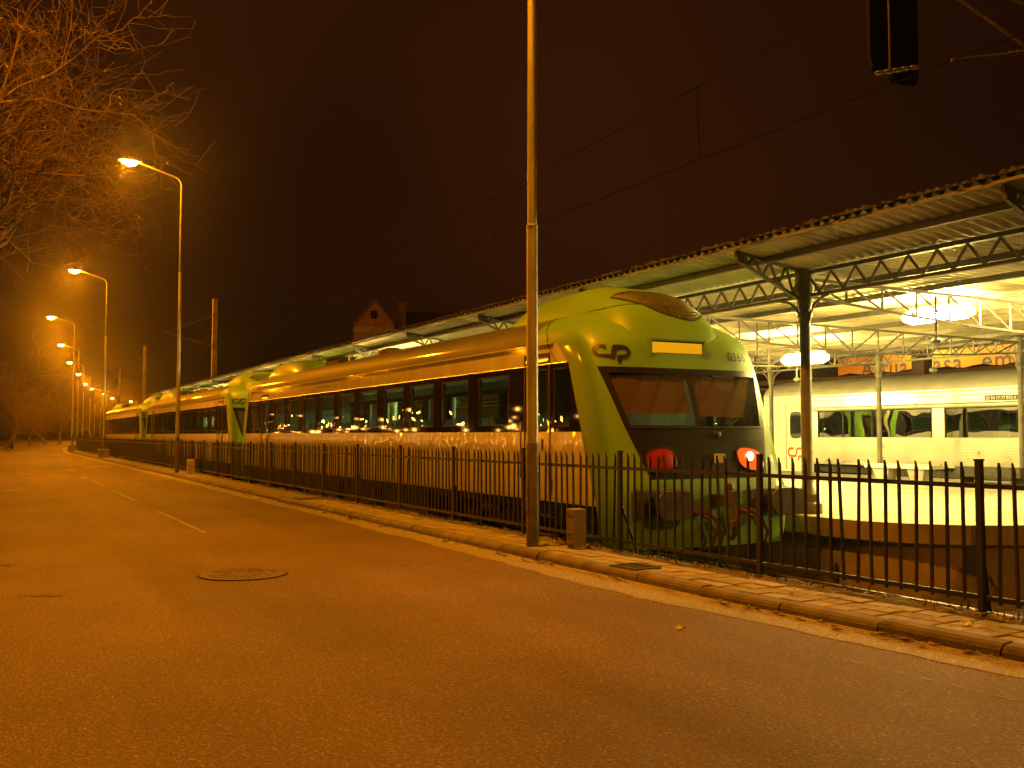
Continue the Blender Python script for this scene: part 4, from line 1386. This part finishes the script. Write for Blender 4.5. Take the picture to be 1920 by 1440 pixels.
fl = copy_tree(tl); fl.location = (34, 22, 3.3)
tag(fl, 'lamp under the far canopy behind the silver carriage', 'lamp', 'platform lamps under the canopy')
hb = empty('advertising_hoarding', (45, 30, -.9), 0, 'orange hoarding with grey lettering behind the station roofs', 'hoarding')
MB().box(0, .12, -12, 14, 5.0, 8.6).build('board', M['orange'], hb)
for y in (-10, -2, 6, 12): MB().box(.12, .4, y-.15, y+.15, 0, 8.4).build('support', M['steel'], hb)
for wd_, x0_ in (('A', 0), ('tua', 1.5), ('casa', 4.35), ('em', 8.0)):
    tl_ = text_mesh(wd_, 1.35, lambda x, y: (-.012, 12.2-x0_-x, 5.75+y), 'lettering', M['signgrey'], hb, 1.12); tl_["kind"] = "stuff"
text_mesh('31 2 20', .9, lambda x, y: (-.012, 9.4-x, 7.55+y), 'lettering', M['signred'], hb, 1.3)["kind"] = "stuff"
MB().box(-.006, 0, -12, 14, 7.15, 7.35).build('pale_stripe', M['doorwhite'], hb)
for yq in (-7, 0, 7):  # added lamps to light the board; no such fittings are seen
    fa = MB().tube([(.1, yq, 8.6), (-.6, yq, 9.3), (-2.2, yq, 9.5)], .04, 6).build('added_sign_lamp', M['steel'], hb)
    MB().cbox(-2.5, -2.1, yq-.2, yq+.2, 9.44, 9.6, .03).build('added_lamp_head', M['lampbody'], fa)
    ld = bpy.data.lights.new('added_sign_light', 'AREA'); ld.size = .3; ld.energy = 900; ld.color = (1.0, .72, .30)
    lo = add_obj('added_sign_light', ld, fa); lo.location = (-2.3, yq, 9.42); lo.rotation_euler = (0, R(-32), 0)

hs = empty('gabled_house', (37, 104, -.95), R(-22), 'ochre house with a steep gable and chimney beyond the canopy', 'house')
def gable(x0, x1, y0, y1, z0, z1, zr):
    b_ = MB(); xm = (x0+x1)/2
    b_.v = [(x0,y0,z0),(x1,y0,z0),(x1,y0,z1),(xm,y0,zr),(x0,y0,z1),(x0,y1,z0),(x1,y1,z0),(x1,y1,z1),(xm,y1,zr),(x0,y1,z1)]
    b_.f = [(0,1,2,3,4),(9,8,7,6,5),(0,4,9,5),(1,6,7,2)]
    return b_
gable(-2.2, 2.2, 0, 9, 0, 14.6, 17.3).build('wall', M['ochre'], hs)
r_ = MB()
r_.add([(-2.5,-.3,14.35),(0,-.3,17.55),(0,9,17.55),(-2.5,9,14.35),(-2.5,-.3,14.15),(0,-.3,17.3),(0,9,17.3),(-2.5,9,14.15)], [(0,1,2,3),(7,6,5,4),(0,4,5,1)])
r_.add([(2.5,-.3,14.35),(0,-.3,17.55),(0,9,17.55),(2.5,9,14.35),(2.5,-.3,14.15),(0,-.3,17.3),(0,9,17.3),(2.5,9,14.15)], [(3,2,1,0),(4,5,6,7),(1,5,4,0)])
rfo = r_.build('roof', M['tile'], hs)
MB().box(2.6, 3.5, 2, 2.9, 13, 17.4).build('chimney', M['ochre'], rfo)
MB().box(-2.25, 2.25, -.12, -.01, 13.7, 14.3).build('cornice', M['concrete'], hs)
MB().box(-.35, .35, -.06, -.004, 15.2, 16.1).build('attic_window', M['carglass'], hs)
wng = MB()
wng.box(2.2, 14, 1, 9, 0, 13.2); wng.build('side_wing', M['ochre'], hs)
MB().add([(2.25,.6,13.2),(14.4,.6,13.2),(13,5,16.6),(2.6,5,16.6),(14.4,9.4,13.2),(2.25,9.4,13.2)], [(0,1,2,3),(3,2,4,5),(1,4,2)]).build('wing_roof', M['tile'], hs)

# ================================================================== overhead line
for i, (x, y, h) in enumerate([(12.0, 62.7, 10.6), (12.0, 94.5, 10.2), (12.4, 118, 9.6)]):
    t = empty('overhead_line_mast', (x, y, -.74), 0, ['nearest concrete overhead line mast rising behind the canopy',
        'second concrete overhead line mast, thick and pale, behind the train', 'thin farthest overhead line mast behind the train'][i], 'mast', 'overhead line masts')
    m_ = MB(); wq = [.17, .15, .12][i]
    m_.add([(-wq,-.17,0),(wq,-.17,0),(wq,.17,0),(-wq,.17,0),(-wq*.8,-.13,h),(wq*.8,-.13,h),(wq*.8,.13,h),(-wq*.8,.13,h)],
           [(0,3,2,1),(4,5,6,7),(0,1,5,4),(1,2,6,5),(2,3,7,6),(3,0,4,7)])
    m_.build('shaft', M['concrete'], t)
    a_ = MB().tube([(0,-.3,h-3.0),(-3.0,-.3,h-2.2)], .035, 6).tube([(0,-.3,h-1.0),(-2.9,-.3,h-2.25)], .03, 6)
    a_.build('cantilever', M['steel'], t)
def wire(name, pts, r, label, drop=None):
    o = MB().tube(pts, r, 5).build(name, M['wire'])
    tag(o, label, 'wire', 'overhead line wires')
    return o
cont = [(8.6, 5.2, 5.32), (8.75, 14, 5.36), (9.0, 40, 5.45), (9.0, 62.7, 5.5), (9.0, 94, 5.5)]
cw = wire('contact_wire', cont, .007, 'lower overhead wire sagging across the night sky above the train')
mes = []
for t in np.linspace(0, 1, 20):
    y = 5.2+t*57.5
    mes.append((8.6+.4*t, y, 6.55-4*0.95*t*(1-t)*.55))
mw = wire('messenger_wire', mes, .007, 'upper overhead wire hung above the lower wire')
for y in (11.0, 17.5, 25, 34):
    t = (y-5.2)/57.5
    MB().tube([(8.62+.4*t, y, 6.55-4*.95*t*(1-t)*.55), (8.64+.35*t, y, 5.35+.1*t)], .006, 4).build('dropper', M['wire'], mw)
# cantilever assembly at upper right
ca = empty('overhead_line_bracket', (8.7, 6.7, 5.3), 0, 'overhead line bracket with insulators at the upper right corner', 'bracket')
st_ = MB().tube([(-.1,.1,.02),(.6,-.2,.12),(1.3,-.55,.28)], .02, 6)
st_.tube([(.65,-.25,.14),(.18,.35,.9)], .018, 6); st_.tube([(1.0,-.4,.45),(.5,.2,.95)], .016, 6)
st_.build('arm', M['under'], ca)
ins = MB()
for q in range(7):
    ins.lathe([(.02,-.012),(.05,-.008),(.05,.008),(.02,.012)], 10, (.50+q*.07, -.15-q*.03, .11+q*.012))
ins.build('insulator', M['insul'], ca, True)
ins = MB()
for q in range(5):
    ins.lathe([(.02,-.012),(.055,-.008),(.055,.008),(.02,.012)], 10, (-.55+q*.07, .62-q*.05, -.02+q*.01))
ins.build('insulator', M['insul'], ca, True)
MB().lathe([(.03,-.05),(.07,-.03),(.07,.05),(.03,.08)], 10, (.86,-.32,-.02)).build('clamp', M['insul'], ca, True)
o = MB().cbox(1.05, 1.6, -.75, -.45, .42, 1.2, .05).build('mast_head', M['concrete'], ca)
cwt = empty('counterweight', (9.40, 8.26, 5.80), R(-30), 'dark hanging pair of counterweights against the sky at the top right', 'counterweight')
for (x0, x1, z0) in ((-.27, -.06, .06), (-.04, .29, -.10)):
    P = [(x0+.03, z0+.0), (x1-.02, z0-.05), (x1, z0+.05), (x1, 1.25), (x0, 1.25), (x0, z0+.15)]
    b_ = MB(); n_ = len(P)
    b_.v = [(x, -.06, z) for (x, z) in P]+[(x, .06, z) for (x, z) in P]
    b_.f = [tuple(range(n_)), tuple(range(n_, 2*n_))[::-1]]+[(i, n_+i, n_+(i+1) % n_, (i+1) % n_) for i in range(n_)]
    b_.build('weight', M['wire'], cwt)
MB().tube([(-.045,-.07,-.05),(-.045,-.07,1.6)], .014, 5).build('hanger', M['under'], cwt)

# ================================================================== pavement furniture
cb = empty('service_cabinet', (6.44, 10.65, PAVE_Z), R(2), 'small upright grey service cabinet on the pavement against the fence', 'cabinet')
MB().cbox(-.088, .088, -.088, .088, .06, .49, .008).build('body', M['cabinet'], cb)
MB().box(-.078, .078, -.078, .078, 0, .06).build('plinth', M['concrete'], cb)
dr = MB().box(-.093, -.088, -.07, .07, .14, .42).build('door', M['cabinet'], cb)
MB().box(-.097, -.093, -.055, .055, .40, .41).build('door_handle', M['black'], dr)
MB().box(-.095, -.091, -.055, .055, .17, .185).build('vent_slot', M['black'], dr)
b2 = empty('marker_post', (6.35, 37.2, PAVE_Z), 0, 'small pale concrete marker box on the pavement near the second lamp', 'bollard')
MB().cbox(-.12, .12, -.12, .12, 0, .52, .03).build('body', M['edge'], b2)
MB().box(-.128, -.12, -.09, .09, .3, .42).build('plate', M['cabinet'], b2)
dn = empty('drain_frame', (6.08, 8.85, PAVE_Z+.006), R(4), 'sunken square drain frame missing its cover in the pavement', 'drain')
q = MB(); q.box(-.17,.17,-.22,-.19,-.01,.012); q.box(-.17,.17,.19,.22,-.01,.012); q.box(-.17,-.14,-.19,.19,-.01,.012); q.box(.14,.17,-.19,.19,-.01,.012)
q.build('frame', M['iron'], dn)
MB().box(-.14,.14,-.19,.19,-.004,.001).build('pit', M['crack'], dn)

# fallen leaves and weeds
random.seed(31)
lv = MB()
def leaf(x, y, z, s):
    a = random.uniform(0, 6.28); t1 = random.uniform(-.5,.5); h = random.uniform(.1,.7)*s
    c, sn = math.cos(a), math.sin(a)
    pts = [(-1,0,0),(-.2,-.5,h/s*.6),(.9,0,.15),(-.2,.5,h/s*.5),(0,0,-.0)]
    lv.add([(x+s*(p[0]*c-p[1]*sn), y+s*(p[0]*sn+p[1]*c), z+.006+abs(s*p[2])) for p in pts], [(0,1,4),(1,2,4),(2,3,4),(3,0,4)])
clumps = [random.uniform(2.5, 22) for _ in range(26)]
for k in range(430):
    y = random.uniform(2.5, 34) if random.random() < .4 else random.choice(clumps)+random.gauss(0,.16)
    if random.random() < .55: leaf(KERB-.03+off(y)-abs(random.gauss(0,.09)), y, .006, random.uniform(.025,.07))
    else: leaf(KERB+.72+off(y)+random.uniform(-.12,.2), y, PAVE_Z+.02, random.uniform(.02,.055))
for k in range(70):
    y = random.uniform(2.5, 22)
    leaf(random.uniform(1, 5.6), y, .004, random.uniform(.008,.022))
for k in range(22):
    y = random.uniform(3, 16)
    leaf(KERB+off(y)+random.uniform(.2,.7), y, PAVE_Z, random.uniform(.015,.035))
tag(lv.build('fallen_leaves', M['leaf']), 'dry fallen leaves in the gutter and on the pavement', 'leaves', kind='stuff')
wd = MB()
for k in range(900):
    y = random.uniform(3.5, 30) if random.random() < .7 else random.uniform(8.0, 11.5)
    x = FENCE+off(y)+random.gauss(-.0,.07); h = random.uniform(.03,.10); a = random.uniform(0,6.28); w = .008
    lx, ly = random.uniform(-.04,.04), random.uniform(-.04,.04)
    z = PAVE_Z+.02
    wd.add([(x-w*math.cos(a), y-w*math.sin(a), z), (x+w*math.cos(a), y+w*math.sin(a), z), (x+lx, y+ly, z+h)], [(0,1,2)])
tag(wd.build('weeds', M['grass']), 'tufts of weeds growing along the foot of the fence', 'weeds', kind='stuff')
for i, (x, y, z, s, lb) in enumerate([(4.75, 6.3, .006, .035, 'white scrap of paper on the asphalt near the gutter'),
        (6.42, 5.05, PAVE_Z+.004, .045, 'crumpled white paper on the paving slabs at the right')]):
    q = MB(); n_ = 7
    P = [[(s*(i_-3)/3+random.uniform(-.3,.3)*s*.4, s*.6*(j_-1.5)/1.5, abs(random.gauss(0,.35))*s) for i_ in range(n_)] for j_ in range(4)]
    q.grid(P); o = q.build('paper_scrap', M['paper']); o.location = (x, y, z); tag(o, lb, 'litter')

# ================================================================== trees (bare)
def tree_mesh(seed, H, spread, levels, trunk_h, r0, twig_n, lean=(0, 0), bias=(0,0), zmin=0.0, fine=0):
    rnd = random.Random(seed)
    rn2 = random.Random(seed+900)
    tr, cr = MB(), MB()
    def grow(p, d, ln, r, lev, up_):
        nseg = 5 if lev < 4 else 4
        pts, rs = [p], [r]
        q = p.copy(); dd = d.copy()
        for i in range(nseg):
            lowlift = .45 if (lev > 0 and q.z < zmin) else 0.0
            dd = (dd + Vector((0, 0, lowlift)) + Vector((rnd.gauss(0,.27)+bias[0]*.03, rnd.gauss(0,.27)+bias[1]*.03, rnd.gauss(0,.24)+up_))).normalized()
            q = q + dd*ln/nseg
            pts.append(q.copy()); rs.append(max(.0035, r*(1-.55*(i+1)/nseg)))
        (tr if lev == 0 else cr).tube(pts, rs, 8 if lev == 0 else (6 if lev == 1 else (4 if lev == 2 else 3)), False)
        if lev >= levels-1:
            for c in range(fine):      # short curling twigs along the outer branches
                k = rn2.randint(1, nseg-1)
                bp = pts[k].lerp(pts[k+1], rn2.random())
                td = (dd + Vector((rn2.gauss(0,.7), rn2.gauss(0,.7), rn2.gauss(.1,.6)))).normalized()
                q_ = bp.copy(); tw = [bp]
                sl_ = rn2.uniform(.10, .26)
                for i_ in range(3):
                    td = (td + Vector((rn2.gauss(0,.3), rn2.gauss(0,.3), .12+rn2.gauss(0,.25)))).normalized()
                    q_ = q_ + td*sl_; tw.append(q_.copy())
                cr.tube(tw, [.0048, .0042, .0035, .0028], 3, False)
        if lev >= levels: return
        nch = [6, 6, 6, 5, 4][min(lev, 4)] if twig_n is None else twig_n[min(lev, len(twig_n)-1)]
        for c in range(nch):
            t = rnd.uniform(.35 if lev else .72, 1.0)
            k = min(nseg-1, int(t*nseg)); f = t*nseg-k
            bp = pts[k].lerp(pts[k+1], f)
            ax = dd.orthogonal().normalized()
            ax = Matrix.Rotation(rnd.uniform(0, 6.28), 3, dd) @ ax
            ang = rnd.uniform(.35, .95)*(spread if lev == 0 else 1)
            nd = (dd*math.cos(ang)+ax*math.sin(ang)).normalized()
            if lev == 0: nd = (nd+Vector((bias[0], bias[1], 0))*.5).normalized()
            grow(bp, nd, ln*rnd.uniform(.42,.68) if lev else H*rnd.uniform(.32,.5), max(.005, rs[k]*rnd.uniform(.5,.68)), lev+1, .05 if lev < 2 else -.02)
    grow(Vector((0,0,0)), Vector((lean[0], lean[1], 1)).normalized(), trunk_h, r0, 0, 0)
    return tr, cr
def tree(loc, seed, H, label, **kw):
    t = empty('bare_tree', loc, 0, label, 'tree', 'bare trees left of the road')
    a, c = tree_mesh(seed, H, **kw)
    a.build('trunk', M['bark'], t, True); c.build('crown', M['twig'], t, True)
    return t, c
t1, cr1 = tree((-1.7, 14.8, .1), 25, 12.0, 'large bare tree whose twigs hang into the upper left corner', spread=1.1, levels=4, trunk_h=3.4, r0=.24,
               twig_n=[11, 7, 5, 4], bias=(.3, .0), zmin=4.6, fine=2)
# a few dry leaves still on the near tree
random.seed(77)
lf = MB()
cand = [v for v in cr1.v if v[0] > 1.2 and v[2] > 4]
for k in range(64):
    x, y, z = random.choice(cand); s = random.uniform(.04,.08); a = random.uniform(0,6.28)
    dx, dy = s*math.cos(a), s*math.sin(a)
    lf.add([(x,y,z),(x+dx*.5-dy*.35,y+dy*.5+dx*.35,z-s*.5),(x+dx,y+dy,z-s*1.3),(x+dx*.5+dy*.35,y+dy*.5-dx*.35,z-s*.7)], [(0,1,2),(0,2,3)])
lo_ = lf.build('leaf_clusters', M['leaf'], t1); lo_["kind"] = "stuff"
far = [(-1.5, 60, 'second bare tree at the left edge, its crown above the parked car', 5, 12.5, 1),
       (-.6, 84, 'bare tree behind the second tree at the left edge', 6, 11.0, 1),
       (1.2, 112, 'bare tree with one long bright bough reaching towards the lamps', 23, 9.0, 0),
       (1.8, 126, 'bare tree left of the bend, first of the row of trunks', 8, 8.0, 0),
       (4.2, 140, 'bare tree left of the bend, second of the row of trunks', 9, 8.0, 0),
       (6.5, 152, 'bare tree left of the bend, third of the row of trunks', 10, 8.0, 0),
       (9.0, 166, 'bare tree left of the bend, last of the row of trunks', 14, 8.0, 0),
       (15.5, 190, 'far bare tree under the lamps beyond the bend', 15, 8.0, 0)]
for (x, y, lb, sd, H, big) in far:
    tree((x, y, .1), sd, H, lb, spread=.8, levels=4, trunk_h=2.6, r0=.2, twig_n=[7, 6, 5, 4], bias=(.12, 0), fine=1)

# ================================================================== parked car far left
pc = empty('parked_car', (1.15, 120, .0), R(180), 'dark parked car at the far left edge of the picture', 'car')
def car_section(y, z0, z1, w0, w1):
    return [(-w0, y, z0), (-w0, y, (z0+z1)*.55), (-w1, y, z1), (w1, y, z1), (w0, y, (z0+z1)*.55), (w0, y, z0)]
bd = MB().grid([car_section(*s) for s in [(-2.0,.3,.62,.72,.62),(-1.9,.2,.78,.80,.70),(-1.0,.2,.92,.84,.74),(-.2,.2,.96,.85,.76),(1.2,.2,.96,.85,.76),(1.9,.22,.9,.82,.72),(2.05,.3,.7,.74,.64)]], False)
bd.f.append((0,1,2,3,4,5)); bd.f.append(tuple(len(bd.v)-6+k for k in range(6))[::-1])
bd.build('body', M['carpaint'], pc, True, 40)
MB().grid([car_section(*s) for s in [(-.95,.9,.93,.74,.72),(-.25,.9,1.42,.74,.58),(.95,.9,1.45,.74,.60),(1.75,.88,.93,.72,.70)]]).build('cabin', M['carglass'], pc, True, 40)
MB().box(-.57, .57, -.25, .95, 1.43, 1.46).build('roof', M['carpaint'], pc)
for s in (-1, 1):
    o = MB().lathe([(.02,-.03),(.10,-.02),(.12,.02),(.05,.04)], 12).build('headlamp', M['headlamp'], pc, True); o.location = (s*.58, -1.96, .66); o.rotation_euler = (R(90),0,0)
    for y in (-1.25, 1.25):
        o = MB().lathe([(.05,-.09),(.31,-.09),(.31,.09),(.2,.1),(.05,.08)], 20).build('wheel', M['black'], pc, True, 40); o.location = (s*.76, y, .31); o.rotation_euler = (0, R(90), 0)

# ================================================================== lights of the town across the road (seen mirrored in the train windows)
random.seed(40)
gp = empty('globe_lamp')
MB().tube([(0,0,0),(0,0,3.2)], .05, 8).build('pole', M['galv'], gp)
gm = MB().lathe([(.02,-.19),(.13,-.13),(.19,0),(.13,.13),(.02,.19)], 12, (0,0,3.35)); gm.build('globe', M['globe'], gp, True)
for k in range(9):
    o = copy_tree(lamp0)
    o.location = (-34-3*(k % 3), 62+19*k, 0); o.rotation_euler = (0, 0, R(180))
    tag(o, 'street lamp on the far side of the street, seen only as glints on the train', 'street lamp', 'street lamps across the street')
first = True
for k in range(60):
    o = gp if first else copy_tree(gp); first = False
    x = -random.uniform(14, 62); y = random.uniform(1.7, 4.6)*(7.5-x)
    o.location = (x, y, random.uniform(-1.9, -.6)+random.random()**2*.022*y)
    s = random.uniform(.7, 1.5)
    o.scale = (1, 1, 1)
    tag(o, 'small globe lamp across the road, seen only mirrored in the railcar windows', 'lamp', 'globe lamps mirrored in the windows')

# ================================================================== added haze volume standing in for lens glare round the lamps
hz = MB().box(-160, 120, -50, 420, -3.0, 24.0).build('haze', None)
mh_ = bpy.data.materials.new("glare_haze"); mh_.use_nodes = True
hn = mh_.node_tree
hn.nodes.remove(hn.nodes["Principled BSDF"])
pv = hn.nodes.new("ShaderNodeVolumePrincipled")
pv.inputs["Color"].default_value = (0.95, 0.95, 0.95, 1)
pv.inputs["Density"].default_value = 0.00024
pv.inputs["Anisotropy"].default_value = 0.93
hn.links.new(pv.outputs["Volume"], hn.nodes["Material Output"].inputs["Volume"])
hz.data.materials.append(mh_)
tag(hz, 'thin added haze standing in for lens halos round the lamps', 'haze', kind='stuff')
